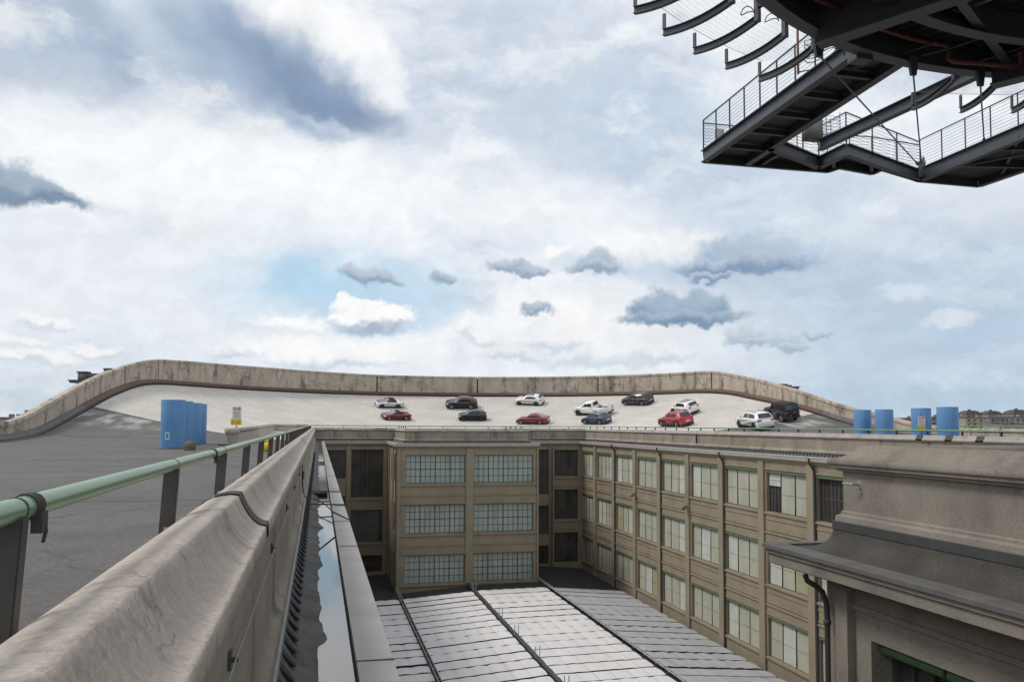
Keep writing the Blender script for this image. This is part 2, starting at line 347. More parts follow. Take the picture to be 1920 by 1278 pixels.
me.materials.append(track_mat()); o = bpy.data.objects.new('track', me); COL.objects.link(o); struct(o)
bm = bmesh.new(); bm.from_mesh(me); bmesh.ops.recalc_face_normals(bm, faces=bm.faces)
if sum(f.normal.z for f in bm.faces) < 0: bmesh.ops.reverse_faces(bm, faces=bm.faces)
bm.to_mesh(me); bm.free()
# ------------------------------------------------------------------ outer banked wall
wall = thing('banked_wall', 'tall stained concrete wall sweeping round the top of the banked curve', 'wall', outer(60)+(0,))
wl = Vector(wall.location)
def wsweep(name, prof, s0, s1, mat, step=1.0, vj=0):
    m = MB(); n = max(1, int((s1-s0)/step)); vs = []; k = len(prof(s0))
    for i in range(n+1):
        s = s0+(s1-s0)*i/n
        for (t, z) in prof(s):
            x, y = outer(s, t); vs.append((x-wl.x, y-wl.y, z))
    fs = [(i*k+j, (i+1)*k+j, (i+1)*k+(j+1)%k, i*k+(j+1)%k) for i in range(n) for j in range(k)]
    fs += [tuple(range(k)), tuple(range(n*k, n*k+k))[::-1]]
    m.add(vs, fs, False); o = m.build(name, mat, wall); return o
JOINTS = []
for px, py in ((297,700),(707,720),(895,720),(1121,720),(1334,715)):
    r = ray(px, py); a = r.x**2+r.y**2; b = -2*(r.x*XC+r.y*YC); c = XC*XC+YC*YC-R*R; d = (-b+sqrt(b*b-4*a*c))/2/a
    JOINTS.append(st_of(r.x*d, r.y*d-1e-6)[0])
edges = [SY-YC]+JOINTS+[AR+YC-SY]
for a, b in zip(edges, edges[1:]):
    g = .11
    wsweep('wall_panel', lambda s: [(0, sm(s,KA)+.42), (0, sm(s,KT)-.34), (-.45, sm(s,KT)-.34), (-.45, -1.5), (-.1, -1.5)], a+(g if a in JOINTS else 0), b-(g if b in JOINTS else 0), MT['wallc2'])
    wsweep('coping', lambda s: [(.07, sm(s,KT)-.34), (.09, sm(s,KT)-.17), (.03, sm(s,KT)-.13), (.02, sm(s,KT)-.02), (-.12, sm(s,KT)), (-.5, sm(s,KT)-.02), (-.52, sm(s,KT)-.336)], a+(.04 if a in JOINTS else 0), b-(.04 if b in JOINTS else 0), MT['wallc2'])
for j in JOINTS: wsweep('expansion_joint', lambda s: [(-.1, sm(s,KA)+.3), (-.1, sm(s,KT)-.3), (-.3, sm(s,KT)-.3), (-.3, sm(s,KA)+.3)], j-.108, j+.108, MT['black'], .1)
kp = lambda s: [(.42, sm(s,KA)-.1), (.40, sm(s,KA)+.16), (.14, sm(s,KA)+.40), (.002, sm(s,KA)+.43), (.002, sm(s,KA)-.1)]
wsweep('rusty_kerb', kp, -14.5, 130.6, MT['rust'])
wsweep('grey_kerb', kp, SY-YC, -14.52, MT['kerbgrey']); wsweep('grey_kerb', kp, 130.62, AR+YC-SY, MT['kerbgrey'])
wsweep('drain_slot', lambda s: [(.425, sm(s,KA)-.12), (.425, sm(s,KA)-.012), (.56, sm(s,KA)-.012-.14*sm(s,KA)/27), (.56, sm(s,KA)-.15)][::-1], SY-YC, AR+YC-SY, MT['black'])
# ------------------------------------------------------------------ sweep along court boundary
PATH = [(-.36,-4),(-.36,94.7),(8.7,94.7),(8.7,83.7),(22.1,83.7),(22.1,94.7),(32.2,94.7),(32.2,-4)]
PATHB = [(22.1,-4),(22.1,11.75),(8.23,11.75),(8.23,-4)]      # near block, court side = left of travel reversed
def miter(path):
    out = []
    n = len(path)
    for i, p in enumerate(path):
        def nrm(a, b):
            d = Vector((b[0]-a[0], b[1]-a[1])).normalized(); return Vector((d.y, -d.x))
        if i == 0: m = nrm(path[0], path[1])
        elif i == n-1: m = nrm(path[-2], path[-1])
        else:
            n1 = nrm(path[i-1], p); n2 = nrm(p, path[i+1]); m = n1+n2; m = m/(m.dot(n1))
        out.append(m)
    return out
MIT = miter(PATH); MITB = miter([(p[0], p[1]) for p in PATHB][::-1])
PB = PATHB[::-1]   # (8.8,-4) -> (8.8,12.55) -> (22.1,12.55): court must be on the left => use negative offsets
def pt(path, mit, i, f, o):
    a = Vector(path[i])+mit[i]*o; b = Vector(path[i+1])+mit[i+1]*o
    return a+(b-a)*f
def sweep(name, prof, segs, mat, parent=None, path=PATH, mit=MIT, sgn=1, closed=False, smooth=False, step=None, jit=None, origin=(0,0,0), fr=(0,1)):
    m = MB(); k = len(prof)
    for i in segs:
        L_ = (Vector(path[i+1])-Vector(path[i])).length
        n = 1 if not step else max(1, int(L_*(fr[1]-fr[0])/step))
        vs = []
        for q in range(n+1):
            f = fr[0]+(fr[1]-fr[0])*q/n
            for j, (o_, z) in enumerate(prof):
                dz = jit(f*L_, j) if jit else (0, 0)
                p = pt(path, mit, i, f, sgn*(o_+dz[0])); vs.append((p.x-origin[0], p.y-origin[1], CZ-z+dz[1]-origin[2]))
        kk = k if closed else k-1
        fs = [(q*k+j, q*k+(j+1)%k, (q+1)*k+(j+1)%k, (q+1)*k+j) for q in range(n) for j in range(kk)]
        m.add(vs, fs, smooth)
        if closed: m.add([vs[j] for j in range(k)], [tuple(range(k))]); m.add([vs[n*k+j] for j in range(k)], [tuple(range(k))[::-1]])
    return m.build(name, mat, parent)
def coping_prof(n=9):
    # crest o=-.30 z=.50 -> scoop -> lip o=.02 z=.70 (z measured downwards from the camera)
    P = [(-.40, 1.40), (-.40, .62), (-.39, .56), (-.365, .528), (-.32, .508), (-.26, .495), (-.20, .489), (-.155, .493)]
    for i in range(1, n+1):
        t = i/n; o = -.155+.18*t; z = .493+.207*(1-(1-t)**2.1); P.append((o, z))
    P += [(.032, .715), (.032, .80), (.0, .815)]
    return P
NOI = lambda a, b, c: mnoise.noise(Vector((a, b, c)))
def jitc(y, j):
    if j < 4: return (0, 0)
    a = .008*NOI(y*1.3, j*.2, 1)+.0045*NOI(y*6+j*.3, j*.22, 5)+.002*NOI(y*16, j*.2, 8)
    return (0, a)
# profile pieces
P_WALL = [(0, .812), (0, 1.20), (.0, 1.60), (.02, 1.66), (.07, 1.70), (.08, 1.80)]
P_FLASH = [(.083, 1.785), (.105, 1.79), (.105, 1.86), (.083, 1.87)]
P_COVE = [(.085, 1.86), (.12, 1.94), (.17, 2.02), (.23, 2.08), (.31, 2.125), (.40, 2.15), (.50, 2.165), (.62, 2.175), (.73, 2.18), (.735, 2.05)]
P_CAP = [(.715, 2.035), (.715, 2.10), (.73, 2.10), (.73, 2.30), (.98, 2.30), (1.0, 2.115), (1.03, 2.115), (1.03, 2.04)]
P_CORN = [(.74, 2.302), (.98, 2.302), (.98, 2.36), (.93, 2.40), (.85, 2.46), (.80, 2.56), (.725, 2.58)]
P_CORN2 = [(.72, 2.06), (.72, 2.302)]
# ------------------------------------------------------------------ facades
def frame_of(O, U, N):
    O = Vector(O); U = Vector(U); N = Vector(N)
    return lambda u, n, z: (O.x+U.x*u+N.x*n, O.y+U.y*u+N.y*n, CZ-z)
def wall_holes(m, fr, u0, u1, z0, z1, wins, n=0.0, depth=.30):
    us = sorted(set([u0, u1]+[w[0] for w in wins]+[w[1] for w in wins])); zs = sorted(set([z0, z1]+[w[2] for w in wins]+[w[3] for w in wins]))
    us = [u for u in us if u0 <= u <= u1]; zs = [z for z in zs if z0 <= z <= z1]
    for a, b in zip(us, us[1:]):
        for c, d in zip(zs, zs[1:]):
            cu, cz = (a+b)/2, (c+d)/2
            if any(w[0] < cu < w[1] and w[2] < cz < w[3] for w in wins): continue
            m.add([fr(a,n,c), fr(b,n,c), fr(b,n,d), fr(a,n,d)], [(0,1,2,3)])
    for w in wins:
        a, b, c, d = w[:4]
        for p, q in (((a,c),(b,c)),((b,c),(b,d)),((b,d),(a,d)),((a,d),(a,c))):
            m.add([fr(p[0],n,p[1]), fr(q[0],n,q[1]), fr(q[0],n-depth,q[1]), fr(p[0],n-depth,p[1])], [(0,1,2,3)])
def window(parent, fr, a, b, c, d, kind, rng, n=-.26):
    f = MB(); e = .05
    f.box((a,n-.05,c),(b,n+.03,c+e), fr=fr); f.box((a,n-.05,d-e),(b,n+.03,d), fr=fr)
    f.box((a,n-.05,c+e),(a+e,n+.03,d-e), fr=fr); f.box((b-e,n-.05,c+e),(b,n+.03,d-e), fr=fr)
    W = b-a; H = d-c
    if kind == 'pale':
        nc, nr, big = 12, 4, 3
    elif kind == 'dark':
        nc, nr, big = max(2, int(W/.42)), max(2, int(H/.75)), max(2, int(W/.84))
    else: nc, nr, big = 12, 4, 3
    for i in range(1, nc):
        x = a+W*i/nc; k = .045 if i % big == 0 else .018
        f.box((x-k,n-.03,c+e),(x+k,n+.012,d-e), fr=fr)
    for j in range(1, nr):
        z = c+H*j/nr; k = .03 if j == nr//2 else .018
        f.box((a+e,n-.028,z-k),(b-e,n+.009,z+k), fr=fr)
    w = f.build('window', MT['frame'], parent)
    g = MB(); g.add([fr(a,n-.04,c), fr(b,n-.04,c), fr(b,n-.04,d), fr(a,n-.04,d)], [(0,1,2,3)])
    g.build('pane', MT['paleglass'] if kind == 'pale' else MT['darkglass'], w)
    if kind in ('blind3', 'blind4', 'half', 'open'):
        np_ = 4 if kind == 'blind4' else 3
        r = MB(); r.tube([fr(a+.03,n+.20,c+.10), fr(b-.03,n+.20,c+.10)], .085, 8); r.build('roller_box', MT['greenflat'], w)
        if kind != 'open':
            cut = [a+.06]+[a+W*(i+rng.uniform(-.05,.05))/np_ for i in range(1, np_)]+[b-.06]
            for i in range(np_):
                x0, x1 = cut[i]+.065, cut[i+1]-.065
                bot = d-.06
                if kind == 'half' and i == np_-1: bot = c+H*.36
                s = MB(); nx, nz = 6, 8; vs = []
                sk = rng.uniform(-.03,.03)
                for jz in range(nz+1):
                    for ix in range(nx+1):
                        u = x0+(x1-x0)*ix/nx + sk*(jz/nz)
                        vs.append(fr(min(u, b-.05), n+.07+.012*sin(ix*1.3+i)+.02*rng.random()*(jz/nz), c+.15+(bot-c-.15)*jz/nz))
                s.add(vs, [(q*(nx+1)+p, q*(nx+1)+p+1, (q+1)*(nx+1)+p+1, (q+1)*(nx+1)+p) for q in range(nz) for p in range(nx)], True)
                zz = c+.15+(bot-c-.15)*.52
                s.box((x0,n+.10,zz-.012),(x1,n+.118,zz+.012), fr=fr)
                s.build('blind', MT['blind'][rng.choice([0,0,0,2,1,0,2])], w)
    return w
def dress(m, fr, cols, pw, rows, z0, z1, bot):
    # pilasters, sills, raised spandrel panels (all proud of the wall sheet at n=0)
    for u in cols: m.box((u-pw/2,.003,z0),(u+pw/2,.16,z1), fr=fr)
    for a, b in zip(cols, cols[1:]):
        a += pw/2; b -= pw/2
        for i, (c, d) in enumerate(rows):
            m.box((a,.003,d+.02),(b,.11,d+.16), fr=fr)                       # sill
            nxt = rows[i+1][0] if i+1 < len(rows) else None
            if nxt:
                m.box((a+.12,.003,d+.45),(b-.12,.05,d+.55), fr=fr)
                m.box((a+.12,.003,d+1.22),(b-.12,.05,d+1.30), fr=fr)
                m.box((a,.003,d+1.42),(b,.09,d+1.52), fr=fr)
                m.box((a+.05,.003,nxt-.18),(b-.05,.04,nxt-.06), fr=fr)
        m.box((a,.003,rows[0][0]-.22),(b,.06,rows[0][0]-.08), fr=fr)
rng = random.Random(5)
ROWS = [(3.24, 6.16), (8.38, 11.30), (13.52, 16.40)]
BOT = 17.6
# right wing --------------------------------------------------------
rw = thing('factory_wing', 'long beige factory wing right of the court with rows of blind covered windows', 'building')
fr = frame_of((31.5, 0), (0, 1), (-1, 0))
cols = [88.8-6.02*k for k in range(0, 15)]; colsA = [94.0]+cols
wins = []
for i, (b, a) in enumerate(zip(colsA, colsA[1:])):
    for r, (c, d) in enumerate(ROWS):
        kind = 'blind4' if i < 2 else 'blind3'
        if r == 0 and i == 7: kind = 'half'
        if r == 0 and i == 8: kind = 'open'
        wins.append((a+.56, b-.56, c, d, kind))
m = MB(); wall_holes(m, fr, 4.0, 94.0, 2.3, 26.0, wins); dress(m, fr, sorted(colsA)[0:], .74, ROWS, 2.58, 26, BOT)
m.build('wall', MT['facade'], rw)
for w in wins:
    if w[0] > 9: window(rw, fr, *w[:4], w[4], rng)
    else: window(rw, fr, *w[:4], 'dark', rng)
for k in (1, 3, 5, 7, 9, 11):
    y = cols[k]-.46; t = MB()
    X = 31.5-.09
    t.tube([(31.0, y, CZ-2.12),(31.05, y, CZ-2.45),(X-.02, y, CZ-2.95),(X, y, CZ-3.3),(X, y, CZ-20)], .075, 8)
    t.build('downpipe', MT['leadflash'], rw)
SEG_R = [6]
# rear wing ---------------------------------------------------------
rear = thing('stair_block', 'beige rear building closing the court, with a projecting block of six pale gridded windows', 'building')
fr2 = frame_of((0, 83.0), (1, 0), (0, -1))
xa0, xa1, xb0, xb1 = by(760.5,880,83).x, by(872.5,880,83).x, by(888.5,880,83).x, by(1000,880,83).x
wins2 = [(a, b, c, d, 'pale') for (a, b) in ((xa0, xa1), (xb0, xb1)) for (c, d) in ROWS]
m = MB(); wall_holes(m, fr2, 8.0, 22.8, 2.3, 26, wins2)
mid = (xa1+xb0)/2
for (a, b) in ((8.0, xa0-.55), (xb1+.55, 22.8), (mid-.38, mid+.38)): m.box((a,.003,2.58),(b,.20,17.35), fr=fr2)
for (a, b) in ((xa0-.55, mid-.38), (mid+.38, xb1+.55)):
    for i, (c, d) in enumerate(ROWS):
        m.box((a,.003,d+.12),(b,.13,d+.26), fr=fr2)
        if i < 2:
            m.box((a+.15,.003,d+1.25),(b-.15,.07,d+1.33), fr=fr2); m.box((a,.003,d+.55),(b,.03,d+1.24), fr=fr2)
            m.box((a,.003,ROWS[i+1][0]-.30),(b,.12,ROWS[i+1][0]-.10), fr=fr2)
m.box((7.9,.003,17.35),(22.9,.30,17.75), fr=fr2)
# side faces of the block
fr3 = frame_of((8.0, 0), (0, 1), (-1, 0))
wins3 = [(a, a+1.7, c, d, 'dark') for a in (85.2, 88.6) for (c, d) in ROWS]
wall_holes(m, fr3, 83.0, 94.0, 2.3, 26, wins3)
for u in (83.5, 87.75, 92.5): m.box((u-.35,.003,2.58),(u+.35,.12,17.6), fr=fr3)
fr4 = frame_of((22.8, 0), (0, 1), (1, 0)); wall_holes(m, fr4, 83.0, 94.0, 2.3, 26, [])
# recess walls
fr5 = frame_of((0, 94.0), (1, 0), (0, -1))
L = lambda x: by(x, 950, 94).x
wl1 = [(.9, L(647), 3.05, 6.3, 'dark'), (.9, L(647), 8.3, 11.5, 'dark'), (.9, L(647), 13.4, 16.3, 'dark')]
wl2 = [(L(657.5), L(719), 3.0, 8.5, 'dark'), (L(657.5), L(719), 9.9, 13.6, 'dark'), (L(657.5), L(719), 15.1, 17.0, 'dark')]
wl2 = [(a, min(b, 7.4), c, d, k) for a, b, c, d, k in wl2]
wall_holes(m, fr5, .34, 8.0, 2.3, 26, wl1+wl2)
m.box((L(649),.003,2.58),(L(656),.22,17.6), fr=fr5); m.box((7.45,.003,2.58),(7.85,.16,17.6), fr=fr5)
wr1 = [(23.3, L(1028.5), 3.05, 8.5, 'dark'), (23.3, L(1028.5), 9.8, 13.3, 'dark'), (23.3, L(1028.5), 14.6, 16.8, 'dark')]
wr2 = [(L(1039.5), 31.1, 3.1, 6.3, 'dark'), (L(1039.5), 31.1, 7.9, 11.5, 'dark'), (L(1039.5), 31.1, 13.1, 16.7, 'dark')]
wall_holes(m, fr5, 22.8, 31.5, 2.3, 26, wr1+wr2)
m.box((L(1030),.003,2.58),(L(1037),.25,17.6), fr=fr5)
for c in (6.45, 11.65): m.box((L(1038.5),.003,c),(31.45,.10,c+.14), fr=fr5); m.box((L(1038.5),.003,c+.95),(31.45,.08,c+1.07), fr=fr5)
for c in (8.65, 13.75): m.box((L(656.5),.003,c),(7.44,.10,c+.14), fr=fr5)
m.build('wall', MT['facade'], rear)
for w in wins2: window(rear, fr2, *w[:4], 'pale', rng)
for w in wins3: window(rear, fr3, *w[:4], 'dark', rng)
for w in wl1+wl2+wr1+wr2: window(rear, fr5, *w[:4], 'dark', rng)
for (x, y) in ((7.86, 83.4), (23.0, 83.6), (L(1029)+.3, 93.6)):
    t = MB(); t.tube([(x, y, CZ-2.6), (x, y, CZ-17.3)], .07, 8); t.build('downpipe', MT['leadflash'], rear)
# left wing ---------------------------------------------------------
lw = thing('roof_gutter_wing', 'near left factory wing seen along its puddled roof gutter and pale cornice', 'building')
fr6 = frame_of((.34, 0), (0, 1), (1, 0)); m = MB()
wins6 = [(a+.56, a+5.46, c, d, 'dark') for a in [88.0-6.02*k-6.02 for k in range(0, 14)] for (c, d) in ROWS]
wall_holes(m, fr6, -4, 94.0, 2.3, 26, wins6); m.build('wall', MT['facade'], lw)
for w in wins6[::1]:
    f = MB(); f.add([fr6(w[0],-.25,w[2]), fr6(w[1],-.25,w[2]), fr6(w[1],-.25,w[3]), fr6(w[0],-.25,w[3])], [(0,1,2,3)])
    for i in range(1, 4):
        u = w[0]+(w[1]-w[0])*i/4; f.box((u-.04,-.24,w[2]),(u+.04,-.20,w[3]), mi=1, fr=fr6)
    f.build('window', [MT['darkglass'], MT['frame']], lw)
# copings, gutters, cornices ----------------------------------------
NEARSEG = [0]
for nm, par, segs in (('l', lw, [0]), ('m', rear, [1,2,3,4,5]), ('r', rw, [6])):
    near = nm == 'l'
    if near:
        sweep('coping', coping_prof(12), segs, MT['coping'], par, fr=(0, .2), step=.06, jit=jitc, smooth=True)
        sweep('coping', coping_prof(9), segs, MT['coping'], par, fr=(.2, 1), smooth=True, step=2)
        sweep('parapet_wall', P_WALL, segs, MT['wallc'], par, smooth=False)
    else:
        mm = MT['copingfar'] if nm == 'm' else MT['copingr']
        sweep('coping', coping_prof(7), segs, mm, par, smooth=True)
        m_ = [(0,.815),(-.04,.85),(-.04,.90),(-.07,.93),(-.07,1.6),(0,1.65),(.05,1.70),(.08,1.80)]
        sweep('parapet_wall', m_, segs, MT['wallc'], par)
    sweep('flashing', P_FLASH, segs, MT['lightflash'] if near else MT['leadflash'], par, closed=True)
    jg = (lambda y, j: (0, .008*NOI(y*.5, j*.35, 3)+.007*NOI(y*2.6, j*.5, 9)+.004*NOI(y*8, j*.5, 19)+(.013*max(0, NOI(y*.9+j*.25,1,2))*2 if j in (2,3,4,5,6) else 0)) if j < 9 else (0,0))
    sweep('gutter', P_COVE, segs, MT['gutterfelt'], par, smooth=True, step=.12 if near else 2, jit=jg)
    sweep('cornice_cap', P_CAP, segs, MT['metalcap'], par, closed=True)
    sweep('cornice', P_CORN, segs, MT['facade'], par); sweep('fascia', P_CORN2, segs, MT['facade'], par)
    # vent slots in the cove
    vents = []
    for i in segs:
        if nm == 'm': break
        Ls = (Vector(PATH[i+1])-Vector(PATH[i])).length; n = int(Ls/.40)
        for q in range(n):
            f = (q+.5)/n
            if near and f*Ls > 60: continue
            p = pt(PATH, MIT, i, f, 0); nn = MIT[i] if i in (0,) else MIT[i+1]
            nn = Vector((1,0)) if i == 0 else Vector((-1,0))
            t = Vector((nn.y, -nn.x))
            g = lambda o_, y_, z_: (p.x+nn.x*o_+t.x*y_, p.y+nn.y*o_+t.y*y_, CZ-z_)
            w_ = .085
            v = MB(); v.add([g(.088,-w_,1.868), g(.088,w_,1.868), g(.215,w_*.5,2.02), g(.215,-w_*.5,2.02), g(.10,-w_,1.99), g(.10,w_,1.99)], [(0,1,2,3),(0,3,4),(1,5,2),(3,2,5,4)])
            vents.append((abs(p.y-(2 if near else 42)), v))
    vents.sort(key=lambda q: q[0])
    for _, v in vents[:99]: v.build('vent_slot', MT['black'], par)
    if len(vents) > 99:
        mm = MB()
        for _, v in vents[99:]: mm.add(v.v, v.f)
        struct(mm.build('far_vent_slots', MT['black'], par), 'stuff')

# (continued)
# zinc cap joints of the near cornice
for y in (.5, 7.1, 13.7, 17.2, 20.4, 25.6, 32, 38.6, 45.2, 52, 58.6, 65, 72): j = MB(); j.box((.352, y-.012, CZ-2.045),(.673, y+.012, CZ-2.030)); j.build('cap_seam', MT['leadflash'], lw)
j = MB()
for y in (62.0, 86.0):
    j.box((.352-0, y, CZ-2.046),(.36, y+.01, CZ-2.03))
# black straps over the coping joints
def strap(y, w=.10, i=0, par=lw, name='joint_strap'):
    P = [(o_-(.012 if k < 3 else 0), z-.012) for k, (o_, z) in enumerate(coping_prof(12))]
    n_ = len(P)
    seglen = (Vector(PATH[i+1])-Vector(PATH[i])).length
    return sweep(name, P[1:n_-1], [i], MT['blackrub'], par, fr=((y+4)/seglen, (y+4+w)/seglen) if i == 0 else (y/seglen, (y+w)/seglen), smooth=True)
for y in (5.72, 27.5, 58.): strap(y, .24 if y < 10 else .3)
for px in (1725, 1780, 1838):
    p = bx(px, 822, 32.5); L_ = 98.7; y = 94.7-p.y; strap(y, .5, 6, rw)
# expansion joints of the rear / right parapet walls (dark vertical lines)
for (x, y, ax) in ((32.2-.0, bx(1305, 812, 32.2).y, 0), ):
    e = MB(); e.box((x-.01, y-.06, CZ-1.62),(x+.08, y+.06, CZ-.75)); e.build('expansion_joint', MT['black'], rw)
# puddle
w = MB(); vs = []; ny = 150
for i in range(ny+1):
    y = -2+i*.55; vs += [(-.36+.30, y, CZ-2.150), (-.36+.728, y, CZ-2.150)]
w.add(vs, [(2*i, 2*i+1, 2*i+3, 2*i+2) for i in range(ny) if i*.55-2 < 42 or i*.55 > 48], False)
mw = M('puddle_water', (.02,.022,.024), rough=.05, spec=1.0, bump=.0006, bsc=3)
mw.node_tree.nodes['Principled BSDF'].inputs['IOR'].default_value = 2.1
w = w.build('water', mw); struct(w)
# near block --------------------------------------------------------
nb = thing('corner_block', 'shadowed beige block at lower right with a scooped coping and a dark felt roof ledge', 'building')
PN = [(-.95, 1.5), (-.95, .42), (-.93, .365), (-.86, .33), (-.6, .312), (-.40, .318)]
for i in range(1, 13):
    t = i/12; PN.append((-.40+.39*t, .318+.222*(1-(1-t)**1.9)*min(1, .25+t*2.2)))
PN += [(.0, .545), (.0, .62), (-.02, .635)]
sweep('coping', PN, [0,1], MT['facade2'], nb, path=PB, mit=MITB, sgn=-1, smooth=True)
sweep('coping_fillet', [(-.021,.634),(-.035,.65),(-.035,.68),(-.10,.69),(-.105,.735),(-.165,.74),(-.17,.76)], [0,1], MT['facade2'], nb, path=PB, mit=MITB, sgn=-1)
sweep('parapet_wall', [(-.171,.755),(-.175,1.38),(-.145,1.40),(-.145,1.44),(-.085,1.47),(-.075,1.60)], [0,1], MT['facade2'], nb, path=PB, mit=MITB, sgn=-1)
sweep('flashing', [(-.072,1.55),(-.045,1.56),(-.045,1.69),(-.06,1.70),(-.072,1.70)], [0,1], MT['leadflash'], nb, path=PB, mit=MITB, sgn=-1, closed=True)
jn = lambda y, j: (0, .012*NOI(y*1.2, j*.3, 31)) if 0 < j < 8 else (0,0)
sweep('felt_slope', [(-.06,1.69),(-.045,1.76),(-.02,1.84),(.03,1.91),(.11,1.965),(.22,2.0),(.34,2.02),(.47,2.028),(.475,2.0)], [0,1], MT['nearfelt'], nb, path=PB, mit=MITB, sgn=-1, smooth=True, step=.3, jit=jn)
sweep('ledge_cap', [(.465,2.03),(.465,1.998),(.755,2.012),(.765,2.02),(.765,2.085),(.74,2.09)], [0,1], MT['darkcap'], nb, path=PB, mit=MITB, sgn=-1)
sweep('cornice', [(.74,2.088),(.72,2.095),(.72,2.16),(.685,2.175),(.68,2.33),(.62,2.36),(.40,2.365),(.09,2.37)], [0,1], MT['facade2'], nb, path=PB, mit=MITB, sgn=-1)
pb = MB()      # felt patch (repair strip)
pb.build
fr7 = frame_of((8.14, 0), (0, 1), (-1, 0)); m = MB()
wins7 = [(5.85, 10.62, 3.22, 6.16), (-.2, 4.6, 3.22, 6.16), (5.85, 10.62, 8.4, 11.3)]
wall_holes(m, fr7, -4, 11.68, 2.36, 26, wins7, depth=.45)
for (a, b) in ((11.0, 11.3), (4.85, 5.5)): m.box((a,.003,2.37),(b,.13,20), fr=fr7)
m.box((5.5,.003,2.75),(11.0,.04,2.83), fr=fr7)
fr8 = frame_of((0, 11.68), (1, 0), (0, 1)); wall_holes(m, fr8, 8.14, 22.0, 2.36, 26, [])
m.build('wall', MT['facade2'], nb)
for (a, b, c, d) in wins7:
    f = MB(); n = -.40
    for (p, q) in (((a,n-.05,c),(b,n+.04,c+.07)),((a,n-.05,d-.07),(b,n+.04,d)),((a,n-.05,c+.07),(a+.07,n+.04,d-.07)),((b-.07,n-.05,c+.07),(b,n+.04,d-.07))): f.box(p, q, fr=fr7)
    for i in range(1, 12):
        k = .05 if i % 3 == 0 else .018; u = a+(b-a)*i/12; f.box((u-k,n-.03,c+.07),(u+k,n+.02,d-.07), fr=fr7)
    for i in range(1, 4): z = c+(d-c)*i/4; f.box((a+.07,n-.025,z-.018),(b-.07,n+.012,z+.018), fr=fr7)
    wn = f.build('window', MT['frame'], nb)
    g = MB(); g.add([fr7(a,n-.045,c), fr7(b,n-.045,c), fr7(b,n-.045,d), fr7(a,n-.045,d)], [(0,1,2,3)]); g.build('pane', MT['darkglass'], wn)
    for (u0, u1) in ((a+.06, b-2.98), (b-2.92, b-1.35), (b-1.29, b-.03)):
        r = MB(); r.tube([fr7(u0,n+.20,c+.12), fr7(u1,n+.20,c+.12)], .085, 12); r.build('roller_box', MT['greenflat'], wn)
        r = MB(); r.tube([fr7(u0,n+.10,c+.02), fr7(u1,n+.10,c+.02)], .018, 6); r.tube([fr7(u0,n+.28,c+.03), fr7(u1,n+.28,c+.03)], .014, 6)
        r.tube([fr7(u1,n+.20,c+.0), fr7(u1,n+.20,c+.25)], .04, 6); r.build('roller_bracket', MT['frame'], wn)
t = MB(); t.tube([(7.62,11.5,CZ-2.38),(7.66,11.5,CZ-2.48),(7.80,11.5,CZ-2.56),(7.93,11.5,CZ-2.66),(8.0,11.5,CZ-2.85),(8.01,11.5,CZ-3.1),(8.01,11.5,CZ-20)], .044, 12)
t.lathe((8.01,11.5,CZ-3.15), [(.05,-.04),(.06,-.03),(.06,.03),(.05,.04)], 12); t.lathe((8.01,11.5,CZ-5.4), [(.05,-.04),(.06,-.03),(.06,.03),(.05,.04)], 12)
t.build('downpipe', MT['leadflash'], nb)
# insulator + lightning wire on the near block parapet
t = MB(); t.tube([(8.44,11.15,CZ-.93),(8.25,11.15,CZ-.925)], .02, 8); t.tube([(8.28,11.15,CZ-.925),(8.20,11.32,CZ-.92)], [.022,.010], 8)
t.lathe((8.43,11.15,CZ-.93), [(.05,-.07),(.055,0),(.05,.07)], 8); t.tube([(8.43,11.15,CZ-.94)]+[(8.425,11.15-i*1.2,CZ-.95+.008*(i%2)) for i in range(1, 12)], .003, 5)
t.build('lightning_conductor', MT['galv'], nb)
# roof of near block and of the right wing beyond is the felt sheet below
t = MB(); t.box((9.3,-4,-.3),(32.3,10.85,-.02)); t.build('roof', MT['nearfelt'], nb)
